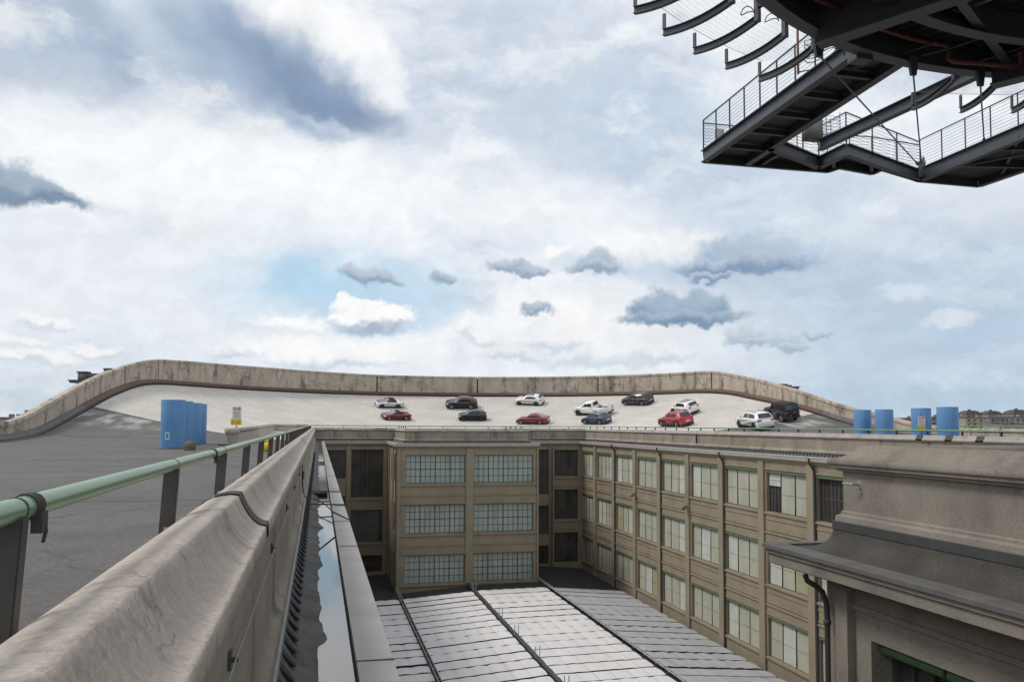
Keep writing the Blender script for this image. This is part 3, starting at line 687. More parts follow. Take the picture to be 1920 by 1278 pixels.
# ------------------------------------------------------------------ court roof
XZ = [(.35,-15.8),(8.0,-15.62),(15.4,-15.1),(23.0,-15.05),(31.5,-15.8)]
zr = lambda x: interp(x, XZ)
gr = thing('glass_roof', 'dark glazed roof at the bottom of the court, bare beyond the white canopies', 'roof')
m = MB()
for (x0, z0), (x1, z1) in zip(XZ, XZ[1:]): m.add([(x0,10,z0-.30),(x1,10,z1-.30),(x1,93.9,z1-.30),(x0,93.9,z0-.30)], [(0,1,2,3)])
m.build('glazing', MT['glassroof'], gr)
m = MB()
for i in range(0, 32):
    y = 78.2+i*.5
    if y > 93.7: break
    for (x0, z0), (x1, z1) in zip(XZ, XZ[1:]):
        m.bar((x0,y,z0-.27),(x1,y,z1-.27),.05,.05)
m.build('glazing_bars', MT['frame'], gr)
rg = random.Random(11)
YE = 79.3
def canopy(label, xa, xb, mat, per):
    t = thing('fabric_canopy', label, 'canopy', group='pleated fabric canopies over the court')
    y = YE; k = 0
    while y > 24:
        W = 1.93; y0 = y-W; m = MB(); nx = max(8, int((xb-xa)/.3)); ny = 7; vs = []
        a0 = rg.choice([.01,.02,.05,.02]); a1 = rg.choice([.0,.02,.03,.08]); tilt = rg.uniform(-.04,.0); gap = rg.choice([.16,.22,.45,.26,.18])
        ph = rg.uniform(0,.5)
        for j in range(ny+1):
            v = j/ny
            for i in range(nx+1):
                u = i/nx; x = xa+(xb-xa)*u
                ww = abs(sin((u*per+ph*.15)*pi))
                z = zr(x)-.05*v+.02*(4*v*(1-v))**.7 - a0*(1-v)**3*(1-ww)*1.2 + a1*v**3*ww*.9 + tilt*(v-.5) + .02*NOI(x*1.3, (y0+v*W)*1.3, k)
                z -= .05*(1-v)**4
                z += .025*(1-2*abs(((u*per) % 1)-.5))*(4*v*(1-v))
                yy = y0+.02+v*(W-.04-gap*(1-.15*ww))
                vs.append((x, yy, z))
        m.add(vs, [(j*(nx+1)+i, j*(nx+1)+i+1, (j+1)*(nx+1)+i+1, (j+1)*(nx+1)+i) for j in range(ny) for i in range(nx)], True)
        m.build('fabric_strip', mat, t); y = y0-.02; k += 1
    m = MB(); n = int(per)
    for i in range(1, n):
        x = xa+(xb-xa)*i/n; m.bar((x,24,zr(x)+.075),(x,YE,zr(x)+.075),.010,.006)
    m.build('guide_wires', MT['lightflash'], t)
    return t
canopy('narrow white pleated canopy at the far left of the court beside the pale cornice', .8, 7.85, MT['fabric'], 6)
canopy('white pleated canopy between the left guide rails and the dark ridge gutter', 8.3, 15.1, MT['fabric'], 6)
canopy('white pleated canopy between the dark ridge gutter and the right guide rails', 15.62, 22.7, MT['fabric'], 6)
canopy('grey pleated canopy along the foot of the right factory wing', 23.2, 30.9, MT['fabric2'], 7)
for x, nm, y1 in ((8.05,'left',84.2),(22.95,'right',83.0)):
    t = thing('guide_rail_pair', 'pair of steel guide rails running between the canopies on the %s of the court' % nm, 'rail', group='canopy guide rails')
    m = MB()
    for dx in (-.11,.11): m.tube([(x+dx,24,zr(x)+.22),(x+dx,y1,zr(x)+.22)], .04, 8)
    m.build('rail', MT['galv'], t); y = 26
    while y < y1: m = MB(); m.box((x-.16,y,zr(x)+.12),(x+.16,y+.05,zr(x)+.18)); m.build('cross_bracket', MT['galv'], t); y += 2.0
t = thing('ridge_gutter', 'dark ridge gutter between the two white canopies, set with pairs of short upright posts', 'gutter')
m = MB(); m.box((15.22,24,zr(15.4)-.1),(15.50,82.9,zr(15.4)+.07)); m.build('channel', MT['leadflash'], t)
for py in ((905,1106),(957,1158),(989,1190),(1031,1232),(1085,1290)):
    p = bz(py[0], py[1], zr(15.4)); m = MB()
    for dx in (-.14,.16): m.tube([(15.35+dx,p.y,zr(15.4)+.05),(15.35+dx,p.y,zr(15.4)+.85)], .035, 6)
    m.build('post_pair', MT['galv'], t)
# ------------------------------------------------------------------ guard rails
def rail_thing(name, label, segs, path, mit, o_, z, r, spacing, first, group, jit=False, post0=.85, segf=(0,1), sgn=1, ext=None, sleeves=False):
    t = thing(name, label, 'guard rail', group=group)
    for i in segs:
        m = MB(); a = pt(path, mit, i, segf[0], sgn*o_); b = pt(path, mit, i, segf[1], sgn*o_)
        L_ = (b-a).length; n = max(1, int(L_/3)); pts = [(a.x+(b.x-a.x)*k/n, a.y+(b.y-a.y)*k/n, CZ-z+(.006*NOI(k*.7,i,2))) for k in range(n+1)]
        m.tube(pts, r, 16 if sleeves else 8); m.build('rail_pipe', MT['green'], t)
        d = (b-a).normalized(); s = first; nn = Vector((-d.y, d.x))
        base = None
        while s < L_:
            p = a+d*s
            pm = MB(); z0 = CZ-z-r*.6; zb = CZ-post0
            P0 = Vector((p.x, p.y, z0)); P1 = Vector((p.x+nn.x*.03, p.y+nn.y*.03, zb)); hh = (P1-P0)
            w_ = .070 if sleeves else .10
            def plate(ta, tb, oa, wd): q = Vector((nn.x,nn.y,0))*oa; pm.bar(P0+hh*ta+q, P0+hh*tb+q, .012, wd, up=(nn.x,nn.y,0))
            plate(0, .60, 0, w_); plate(.60, .92, w_*.36, w_*.28); plate(.60, .92, -w_*.36, w_*.28); plate(.92, 1, 0, w_)
            q = Vector((nn.x,nn.y,0))*(w_*.5); dd = Vector((d.x,d.y,0))*.022
            pm.bar(P0+q+dd, P1+q+dd, .045, .008, up=(nn.x,nn.y,0)); pm.bar(P0-q+dd, P1-q+dd, .045, .008, up=(nn.x,nn.y,0))
            c = p+nn*.055
            pm.box((c.x-.07 if abs(d.y)>.5 else c.x-.05, c.y-.05 if abs(d.y)>.5 else c.y-.07, zb-.30),(c.x+.03 if abs(d.y)>.5 else c.x+.05, c.y+.05 if abs(d.y)>.5 else c.y+.03, zb+.02))
            pm.build('post', MT['steelpost'], t)
            s += spacing
        if sleeves:
            s = first+.05
            while s < 40:
                sl = MB(); p = a+d*s; sl.tube([(p.x,p.y,CZ-z),(p.x+d.x*.012,p.y+d.y*.012,CZ-z)], r+.0015, 16); s += spacing; sl.build('pipe_joint', MT['leadflash'], t)
    return t
GR = 'green pipe guard rails on top of the court parapet'
t = rail_thing('guard_rail', 'near green pipe rail on dark steel posts rising along the left parapet', [0], PATH, MIT, -.44, .24, .033, 2.45, 2.40+4, GR, post0=.80, sleeves=True)
# cable ties on the near rail
for px in (52, 398, 735/1.0):
    if px > 600: continue
    y = bx(px, 967-.29*px+22, -.80).y
    m = MB()
    for k in range(3):
        yy = y+(k-1)*.022; m.tube([(-.80,yy-.008,CZ-.24),(-.80,yy+.008,CZ-.24)], .0385, 14)
    m.box((-.785,y-.025,CZ-.315),(-.755,y+.025,CZ-.255)); m.tube([(-.77,y,CZ-.27),(-.755,y+.01,CZ-.31),(-.765,y+.02,CZ-.345)], .006, 5)
    m.build('cable_tie', MT['blackrub'], t)
rail_thing('guard_rail', 'distant green pipe rail above the rear parapet, in front of the parked cars', [1,2,3,4,5], PATH, MIT, -.44, .26, .05, 2.45, 1.2, GR, post0=.74)
rail_thing('guard_rail', 'distant green pipe rail running along the right wing parapet past the blue ducts', [6], PATH, MIT, -.44, .24, .045, 2.45, 1.2, GR, post0=.72)
OP = [(XC+R+.3, -8), (XC+R+.3, 66)]; OM = miter(OP)
rail_thing('guard_rail', 'farthest green pipe rail on the outer edge of the right roof deck', [0], OP, OM, 0, -.05, .05, 3.0, 1.2, None, post0=.35)
OP2 = [(XC-R-.3, 61), (XC-R-.3, -8)]; OM2 = miter(OP2)
rail_thing('guard_rail', 'green pipe rail on the outer edge of the left roof deck, at the left border', [0], OP2, OM2, 0, -.05, .05, 3.0, 1.2, None, post0=.35)
# ------------------------------------------------------------------ blue ducts
def duct(x, y, label, hatch=False, h=2.62, r=.62):
    t = thing('ventilation_duct', label, 'duct', (x, y, 0), group='blue round ducts standing on the roof deck')
    m = MB(); m.lathe((0,0,0), [(r,.0),(r,h*.5),(r,h-.01),(r-.006,h),(r-.03,h),(r-.035,h-.02),(r-.035,h-.5),(0,h-.5)], 48); m.build('shell', MT['blue'], t)
    m = MB(); m.lathe((0,0,0), [(r+.03,0),(r+.03,.05),(r+.001,.052)], 48); m.build('base_ring', MT['leadflash'], t)
    m = MB(); a = radians(-112)
    for zz in (.9, 1.8):
        m.lathe((0,0,0), [(r+.0005,zz),(r+.004,zz+.006),(r+.0005,zz+.012)], 48)
    m.build('seam', MT['blue'], t)
    if hatch:
        def pp(an, z, rr): return (rr*cos(an), rr*sin(an), z)
        for (a0,a1,z0,z1,rr,mt,nm) in ((radians(-116),radians(-96),.50,.88,r+.006,MT['white'],'label_frame'),(radians(-113),radians(-99),.55,.83,r+.010,MT['blue'],'label_panel')):
            m = MB(); n = 6; vs = []
            for k in range(n+1):
                an = a0+(a1-a0)*k/n; vs += [pp(an,z0,rr), pp(an,z1,rr)]
            m.add(vs, [(2*k,2*k+2,2*k+3,2*k+1) for k in range(n)]); m.build(nm, mt, t)
    return t
def gpos(px, d):
    p = bd(px, 800, 1); dr = Vector((p.x, p.y)); v = ray(px, 800); k = d/ (Vector((v.x,v.y,0)).dot(Vector((_fw.x,_fw.y,0)).normalized())) if False else d
    q = CAM+v*d; return q.x, q.y
labsL = ['nearest and widest blue duct of the left four with a small white label', 'second blue duct of the left four, mostly hidden behind the nearest one', 'third blue duct of the left four, between two narrow slivers of blue', 'farthest blue duct of the left four, closest to the sign']
for (px, d), lb in zip(((324.3,42.6),(339.5,45.6),(358,49.3),(368.3,51.7)), labsL):
    x, y = gpos(px, d+.6); duct(x, y, lb, hatch=(d < 43))
labsR = ['leftmost blue duct of the right four, in front of the sloping wall end', 'second blue duct of the right four, beside the sloping wall end', 'third blue duct of the right four, with a white and yellow sign in front', 'rightmost blue duct, the largest of the right four']
for (px, d), lb in zip(((1617.5,60.5),(1658.3,58.6),(1727.5,53.8),(1777,50.2)), labsR):
    x, y = gpos(px, d+.3); duct(x, y, lb)
# ------------------------------------------------------------------ stone stub
x, y = gpos(357, 40.3); m = MB()
pr = []
for k in range(9):
    a = k/8*pi/2; pr.append((.30*cos(a)*.97, .22+.26*sin(a)))
m.lathe((0,0,0), [(.29,-.02),(.305,.1),(.295,.22)]+pr[1:], 20)
m.v = [(a*(1+.05*NOI(a*4,b*4,c*4)), b*(1+.05*NOI(a*4,c*4,3)), c*(1+.04*NOI(c*4,b*4,9))) for a,b,c in m.v]
o = m.build('stone_bollard', MT['stone'], None, loc=(x,y,0)); tag(o, 'small mossy round topped stone stub on the asphalt beside the left blue ducts', 'bollard')
# ------------------------------------------------------------------ ramp parapet on the left roof
rp = thing('ramp_parapet', 'cream plaster parapet with rounded end post round a ramp opening on the left deck', 'wall', (-5.3,52,0))
A = Vector((-5.15, 52.0)); B = Vector((-4.45, 84.5)); C_ = Vector((-1.0, 84.6))
def lw_(m, a, b, za, zb, t0, t1, zc0, zc1):
    d = (b-a).normalized(); n = Vector((d.y, -d.x))
    vs = []
    for p, z0, z1 in ((a, za, zc0), (b, zb, zc1)):
        for (o_, z) in ((-t0, z0), (t1, z0), (t1, z1), (-t0, z1)): vs.append((p.x+n.x*o_-rp.location.x, p.y+n.y*o_-rp.location.y, z))
    m.add(vs, [(0,3,2,1),(4,5,6,7),(0,1,5,4),(1,2,6,5),(2,3,7,6),(3,0,4,7)])
m = MB(); lw_(m, A+Vector((.0,.4)), B, -.05, .1, .18, .18, .78, 1.06); lw_(m, B+Vector((.18,0)), C_, .1, .1, .18, .18, 1.06, 1.0); m.build('wall', MT['wallc3'], rp)
m = MB(); lw_(m, A+Vector((.0,.45)), B+Vector((0,.25)), .782, 1.062, .26, .26, 1.04, 1.32); lw_(m, B+Vector((.262,0)), C_, 1.062, 1.002, .26, .26, 1.32, 1.27); m.build('coping', MT['wallc3'], rp, bevel=.05)
m = MB(); m.lathe((A.x-rp.location.x, A.y-rp.location.y, 0), [(.36,-.02),(.34,.7),(.36,.72),(.43,.76),(.45,.85),(.45,1.0),(.40,1.06),(.25,1.10),(0,1.11)], 20); m.build('end_post', MT['wallc3'], rp)
m = MB(); m.box((-.62,-.5,-.01),(.5,.42,.09)); m.build('bitumen_foot', MT['blackrub'], rp)
# ladder on the ramp wall
lx, ly = -4.72, bx(488, 815, -4.8).y
t = thing('ladder', 'small dark steel ladder fixed to the cream ramp parapet', 'ladder', (lx, ly, 0)); m = MB()
for dy in (-.28,.28): m.tube([(0,dy,.0),(0,dy,1.08)], .02, 6)
m.build('side_rails', MT['steelpost'], t); m = MB()
for k in range(5): m.tube([(0,-.28,.14+k*.21),(0,.28,.14+k*.21)], .014, 6)
m.tube([(0,-.28,.8),(-.1,-.6,.8)], .02, 6); m.build('rungs', MT['steelpost'], t)
# yellow bin
x, y = gpos(503, 39.2); m = MB(); m.box((-.17,-.22,0),(.17,.22,.5)); m.box((-.19,-.24,.5),(.19,.24,.56)); o = m.build('grit_box', MT['yellow'], None, bevel=.02, loc=(x,y,0)); tag(o, 'yellow box on the asphalt seen between the dark rail posts', 'box')
# ------------------------------------------------------------------ signs
def text_bars(m, x0, x1, zs, hh, rg_, n=.0):
    for z in zs:
        a = x0+(x1-x0)*rg_.uniform(.0,.18); b = x1-(x1-x0)*rg_.uniform(.0,.18)
        x = a
        while x < b-.02:
            w = rg_.uniform(.03,.08); m.box((x,n-.0045,z),(min(x+w,b),n-.003,z+hh)); x += w+.018
def sign(px, py_bot, d, W, label, rot, sc, zb, zpost0):
    x, y = gpos(px, d); t = thing('warning_sign', label, 'sign', (x, y, 0), group='white and yellow notice signs on the roof deck', rz=rot)
    z = zb
    m = MB(); m.box((-.02,.012,zpost0),(.02,.05,z-.15)); m.box((-.02,.012,z-.15),(.12,.05,z-.11)); m.box((-.02,.012,z-.11),(.02,.05,z+1.02)); m.build('bracket_post', MT['steelpost'], t)
    yw = .60*sc; wh = .50*sc
    m = MB(); m.box((-yw/2,-.002,z),(yw/2,.012,z+.36*sc)); yp = m.build('yellow_plate', MT['yellow'], t)
    m = MB()
    cx = -yw/2+.13*sc; cz = z+.15*sc
    for a, b in (((cx-.09*sc,cz-.08*sc),(cx+.09*sc,cz-.08*sc)),((cx+.09*sc,cz-.08*sc),(cx,cz+.09*sc)),((cx,cz+.09*sc),(cx-.09*sc,cz-.08*sc))):
        m.bar((a[0],-.004,a[1]),(b[0],-.004,b[1]),.004,.016*sc,up=(0,1,0) if False else (0,0,1))
    m.box((cx-.008*sc,-.0055,cz-.03*sc),(cx+.008*sc,-.004,cz+.04*sc)); text_bars(m, -yw/2+.27*sc, yw/2-.03, [z+k*.065*sc for k in (.7,1.7,2.7,3.7)], .022*sc, random.Random(3)); m.build('hazard_print', MT['ink'], yp)
    z2 = z+.37*sc
    m = MB(); m.box((-wh/2+.03,-.002,z2),(wh/2+.03,.012,z2+.70*sc)); wp = m.build('white_plate', MT['white'], t)
    m = MB(); text_bars(m, -wh/2+.06, wh/2, [z2+k*.065*sc for k in (.8,1.8,2.8,3.8,4.8,5.8)], .024*sc, random.Random(4)); m.build('notice_print', MT['ink'], wp)
    c1 = (.03-.12*sc, z2+.57*sc); c2 = (.03+.12*sc, z2+.57*sc)
    def disc(m, c, r0, r1, y):
        n = 20; vs = []
        for k in range(n): a = 2*pi*k/n; vs += [(c[0]+r0*cos(a),y,c[1]+r0*sin(a)),(c[0]+r1*cos(a),y,c[1]+r1*sin(a))]
        m.add(vs, [(2*k,2*k+1,(2*k+3)%(2*n),(2*k+2)%(2*n)) for k in range(n)])
    m = MB(); disc(m, c1, .075*sc, .10*sc, -.005); m.bar((c1[0]-.06*sc,-.005,c1[1]+.06*sc),(c1[0]+.06*sc,-.005,c1[1]-.06*sc),.004,.02*sc); disc(m, c2, 0.001, .10*sc, -.005); m.build('red_symbols', MT['red'], wp)
    m = MB(); m.box((c2[0]-.07*sc,-.0075,c2[1]-.02*sc),(c2[0]+.07*sc,-.006,c2[1]+.02*sc)); m.build('white_bar', MT['white'], wp)
    m = MB(); m.box((c1[0]-.045*sc,-.0045,c1[1]-.02*sc),(c1[0]+.04*sc,-.003,c1[1]+.03*sc)); m.build('black_pictogram', MT['ink'], wp)
    return t
dL = 49.8
pzL = lambda py, d: CZ-(py-793)*d/1500
sign(442.5, 796, dL, .6, 'white and yellow notice sign on a bracket above the cream parapet end', -PSI*.5+.1, 1.06, pzL(797, dL), 1.0)
dR = 50.5
sign(1727.3, 804, dR, .45, 'white and yellow notice sign in front of the third right blue duct', -.45, .80, CZ-(804.5-798.6)*dR/1500, .5)
# ------------------------------------------------------------------ court wall details
for px, py, lb in ((1187.5,929,'small dark floodlight high on the right wing wall, the farther of the two'),(1285,953,'small dark floodlight on the right wing wall, the nearer of the two')):
    p = bx(px, py, 31.1); t = thing('floodlight', lb, 'floodlight', (31.34, p.y, p.z+.1), group='floodlights on the right wing'); m = MB()
    m.bar((0,0,0),(-.3,0,.06),.05,.05); m.build('arm', MT['steelpost'], t)
    m = MB(); m.bar((-.16,-.0,.14),(-.46,-.0,-.16),.42,.12,up=(0,0,1)); m.build('lamp_head', MT['leadflash'], t, bevel=.02)
    m = MB(); m.tube([(-.01,0,.05),(-.01,.05,1.2),(-.01,.02,2.3)], .012, 5); m.build('cable', MT['lightflash'], t)
# cables in the near gutter
def cable(name, pts, r, mat, label): 
    o = Vector(pts[0]); m = MB(); m.tube([Vector(p)-o for p in pts], r, 6); q = m.build(name, mat, None, loc=o); tag(q, label, 'cable'); return q
y0 = bz(592, 935, CZ-1.87).y
cable('cable', [(-.345,y0-1.0,CZ-1.0),(-.34,y0-.9,CZ-1.45),(-.30,y0-.6,CZ-1.72),(-.22,y0-.2,CZ-1.83),(.0,y0+.5,CZ-1.93),(.2,y0-.4,CZ-1.97),(.36,y0-1.6,CZ-2.02),(.66,y0-3.1,CZ-2.03),(.69,y0-3.2,CZ-2.2)], .014, MT['blackrub'], 'black cable dropping from the left parapet and crossing the puddled gutter')
m = MB(); m.box((-.36,y0-1.10,CZ-1.30),(-.31,y0-.9,CZ-1.12)); o = m.build('junction_box', MT['leadflash'], None); tag(o, 'small dark junction box on the left parapet wall above the gutter cable', 'junction box')
for (y, lb) in ((20.4,'thin dark strut bridging the gutter to the pale cornice, the nearer of two'),(24.3,'thin dark strut bridging the gutter to the pale cornice, the farther of two')):
    m = MB(); m.bar((-.25,y,CZ-1.98),(.67,y,CZ-2.01),.05,.03); m.box((-.20,y+.3,CZ-2.12),(.3,y+1.1,CZ-2.05)) if y > 21 else None
    o = m.build('gutter_strut', MT['leadflash'], None); tag(o, lb, 'strut', 'struts across the near gutter')
w0 = [(-.325,.5+i*1.6,CZ-1.02+(.0 if i%2 else .01)) for i in range(22)]
cable('conductor_wire', w0, .0045, MT['lightflash'], 'thin pale conductor wire running along the near left parapet wall')
for i in (1,2,3,4,5,6):
    m = MB(); m.tube([(-.358,.5+i*3.2,CZ-1.02),(-.318,.5+i*3.2,CZ-1.02)], .012, 6); m.box((-.36,.47+i*3.2,CZ-1.06),(-.345,.53+i*3.2,CZ-.98)); m.build('wire_bracket', MT['steelpost'], bpy.data.objects['conductor_wire'], loc=None).location = -Vector(w0[0])
m = MB(); m.bar((.02,14.0,CZ-2.15),(.33,15.6,CZ-2.145),.018,.02); o = m.build('stick', MT['blackrub'], None); tag(o, 'thin dark stick lying across the puddle in the near gutter', 'stick')
# ------------------------------------------------------------------ suspended helipad disc
DC = Vector((15.4, 5.2)); ZD = 10.4
hp = thing('helipad_disc', 'huge dark steel disc platform overhead at upper right with a ribbed underside', 'platform', (DC.x, DC.y, ZD))
def ring(m, r, z, w, h, n=96, a0=0, a1=2*pi, t=.03):
    k = int(n*(a1-a0)/(2*pi))
    for (ra, rb, za, zb) in ((r-w/2, r+w/2, z, z+t), (r-w/2, r+w/2, z+h-t, z+h), (r-t/2, r+t/2, z+t, z+h-t)):
        vs = []
        for i in range(k+1):
            a = a0+(a1-a0)*i/k; c, s_ = cos(a), sin(a)
            vs += [(ra*c,ra*s_,za),(rb*c,rb*s_,za),(rb*c,rb*s_,zb),(ra*c,ra*s_,zb)]
        m.add(vs, [(i*4+j, i*4+(j+1)%4, i*4+4+(j+1)%4, i*4+4+j) for i in range(k) for j in range(4)], False)
m = MB(); ring(m, 11.5, 0, .32, .62); m.build('outer_ring_beam', MT['steel'], hp)
m = MB(); ring(m, 9.8, 0, .30, .60); m.build('ring_beam', MT['steel'], hp)
m = MB(); ring(m, 7.4, 0, .30, .60); m.build('ring_beam', MT['steel'], hp)
m = MB(); ring(m, 4.6, 0, .30, .60); m.build('ring_beam', MT['steel'], hp)
gd = Vector((1.21, -1.92)).normalized(); gn = Vector((-gd.y, gd.x))
g0 = Vector((11.0, 15.6))-DC
def chord(off):
    # clip a line parallel to gd at signed offset along gn to radius 11.4
    hl = sqrt(max(0, 11.4**2-off**2)); return gn*off-gd*hl, gn*off+gd*hl
m = MB()
k = 0
off = g0.dot(gn)
for o_ in (off, off-7.6, off+5.2):
    if abs(o_) > 11: continue
    a, b = chord(o_); m = MB(); m.ibeam((a.x,a.y,-.36),(b.x,b.y,-.36),.42,.98,.035); m.build('main_girder', MT['steel'], hp)
# secondary beams perpendicular
for q in (-8.6,-5.2,-1.8,1.6,5.0,8.4):
    hl = sqrt(11.4**2-q*q); a = gd*q-gn*hl; b = gd*q+gn*hl; m = MB(); m.ibeam((a.x,a.y,.1),(b.x,b.y,.1),.2,.5,.02); m.build('cross_beam', MT['steel'], hp)
# corrugated deck
m = MB(); pr = []; q = -11.35
vs = []; fs = []
prof = []
while q < 11.35:
    prof += [(q, .62), (q+.10, .62), (q+.16, .76), (q+.34, .76), (q+.40, .62)]; q += .40
for (q, z) in prof:
    hl = sqrt(max(.01, 11.4**2-q*q)); a = gn*q-gd*hl; b = gn*q+gd*hl; vs += [(a.x,a.y,z),(b.x,b.y,z)]
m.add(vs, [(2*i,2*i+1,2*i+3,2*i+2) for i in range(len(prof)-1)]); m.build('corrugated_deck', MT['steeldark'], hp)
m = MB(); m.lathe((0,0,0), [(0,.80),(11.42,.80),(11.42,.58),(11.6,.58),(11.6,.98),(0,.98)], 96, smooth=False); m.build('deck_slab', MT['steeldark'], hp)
# fins with nets
FA = [129.2-5.3*k for k in range(-5, 5)]+[86.1-6.1*k for k in range(0, 18)]
def finprof():
    P = []
    for i in range(13):
        t = i/12; r = 13.95-1.75*t; P.append((r, -.28*t+.44*t*t))
    return P
for k, dg in enumerate(FA):
    a = radians(dg); c, s_ = cos(a), sin(a); m = MB(); P = finprof(); T = Vector((-s_, c, 0))
    W = lambda r, z: Vector((r*c, r*s_, z))
    for (x0, x1, zz0, zz1) in ((-.055,.055,0,.014),(-.055,.055,.15,.164),(-.007,.007,.014,.15)):
        vs = []
        for (r, z) in P: vs += [W(r,z+zz0)+T*x0, W(r,z+zz0)+T*x1, W(r,z+zz1)+T*x1, W(r,z+zz1)+T*x0]
        n = len(P); m.add(vs, [(i*4+j, i*4+(j+1)%4, i*4+4+(j+1)%4, i*4+4+j) for i in range(n-1) for j in range(4)])
    m.bar(W(13.92,.164), W(13.92,.52), .07, .05, up=T); 
    m.bar(W(12.22,.16), W(12.22,.66), .10, .14, up=T)
    m.bar(W(12.22,.55), W(11.5,.60), .10, .16)
    m.build('net_bracket', MT['steel'], hp)
# net panels of thin wires
NB = M('net_wire', (.32,.34,.36), rough=.6)
for k in range(len(FA)-1):
    a0, a1 = radians(FA[k]), radians(FA[k+1]); m = MB()
    if abs(FA[k]-FA[k+1]) > 10: continue
    nr, nc = 15, 13
    def Q(u, v):  # u along angle, v radial
        a = a0+(a1-a0)*u; r = 13.8-2.1*v; return (r*cos(a), r*sin(a), .50-.20*4*v*(1-v)*(.9)+.10*v)
    for i in range(nr+1): m.tube([Q(j/4, i/nr) for j in range(5)], .0016, 3, cap=False)
    for i in range(nc+1): m.tube([Q(i/nc, j/5) for j in range(6)], .0016, 3, cap=False)
    m.tube([Q(j/4, 0) for j in range(5)], .006, 5)
    m.build('safety_net', NB, hp)
# tapered hanger brackets and pipes under the disc
def loc(p): return Vector((p.x-DC.x, p.y-DC.y, p.z-ZD))
m = MB()
pp_ = [bz(*q, ZD-.15) for q in ((1478,-12),(1540,12),(1588,24))]
def pipe(name, pts, r, mat):
    m = MB(); m.tube([loc(Vector(p)) for p in pts], r, 10); m.build(name, mat, hp)
c6 = lambda x, y: (1540+x/5.053, y/5.053)
pipe('red_pipe', [bz(*c6(*q), ZD+.3) for q in ((-60,-20),(100,50),(230,120))]+[bz(*c6(240,100), ZD+.5)], .06, MT['redpipe'])
pipe('red_pipe', [bz(*c6(*q), z) for q, z in (((380,200),ZD+.35),((560,270),ZD+.35),((800,350),ZD+.3),((1000,400),ZD+.28),((1180,430),ZD+.25),((1215,480),ZD+.2),((1205,560),ZD-.1),((1260,585),ZD-.12),((1500,600),ZD-.12),((1860,640),ZD-.12),((1890,600),ZD-.05),((1890,480),ZD+.2))], .055, MT['redpipe'])
pipe('grey_pipe', [bz(*c6(*q), ZD+.45) for q in ((1100,90),(1300,105),(1500,30),(1620,-20))], .05, MT['galv'])
pipe('grey_pipe', [bz(*c6(*q), ZD+.3) for q in ((1700,590),(1920,480),(2100,400))], .045, MT['galv'])
for q in ((600,590),(1250,470),(1640,560)):
    pipe('conduit', [bz(*c6(q[0]-300,q[1]+60), ZD+.1), bz(*c6(q[0],q[1]-20), ZD+.15), bz(*c6(q[0]+500,q[1]-190), ZD+.2)], .022, MT['steel'])
m = MB(); p = bz(1620, 122, ZD-.15); p = loc(p)
m.box((p.x-.35,p.y-.2,-.1),(p.x+.1,p.y+.15,.28)); m.build('junction_box', MT['steel'], hp)
# small cable loops at the rim
for (x, y) in ((1402,22),(1447,35),(1556,90),(1572,100)):
    c = loc(bz(x, y, ZD+.1)); m = MB(); m.tube([(c.x+.16*cos(t*.6), c.y+.12*sin(t*.6), c.z+.06*sin(t*1.1)) for t in range(11)], .012, 5); m.build('cable_loop', MT['blackrub'], hp)
# ------------------------------------------------------------------ steel walkway
KS = 9.3/8.4; ZB = 10.7
c4 = lambda x, y: (1300+x/3.097, 60+y/3.097)
def wp(x, y, z=ZB): return bz(*c4(x, y), z)
ww = thing('steel_walkway', 'dark steel access walkway with zigzag edge and wire railings hung beside the helipad disc', 'walkway', (16.0, 20.0, ZB))
wo = Vector((16.0, 20.0, ZB))
def ll(p, dz=0): return Vector((p[0]-wo.x, p[1]-wo.y, p[2]-wo.z+dz))
a1 = wp(60,760); XL = 13.05; YF = a1.y
XL1 = a1.x; x2 = wp(440,700).x; x2b = wp(1240,170).x
P1a = Vector((XL1, YF, ZB)); P1b = Vector((XL1-.15, 16.9, ZB))
P2a = Vector((x2, wp(440,700).y, ZB)); P2b = Vector((x2b, 16.9, ZB))
N = [wp(440,680), wp(730,795), wp(890,720), wp(1320,870)]
FB = [wp(60,760), wp(780,818), wp(850,795), wp(1040,830), wp(1095,805), wp(1320,872), wp(1660,902)]
Cn = [wp(1320,870), Vector((wp(1320,870).x-.15, 15.5, ZB))]
farX = wp(1660,900)
Cf = [farX, Vector((farX.x+.4, 12.5, ZB))]
GH = .42
def girder(a, b, name='girder', h=GH, w=.24):
    m = MB(); m.ibeam(ll(a), ll(b), w, h, .022); return m.build(name, MT['steel'], ww)
girder(P1a, P1b); girder(P2a+Vector((0,YF-P2a.y,0)), P2b)
girder(wp(735,690), Vector((wp(1700,250).x, 16.75, ZB)), h=.36)
for a, b in zip(N, N[1:]): girder(a, b)
girder(Cn[0], Cn[1], h=.5); girder(Cf[0], Cf[1], h=.5)
for a, b in zip(FB, FB[1:]): girder(a, b, 'edge_channel', .30, .14)
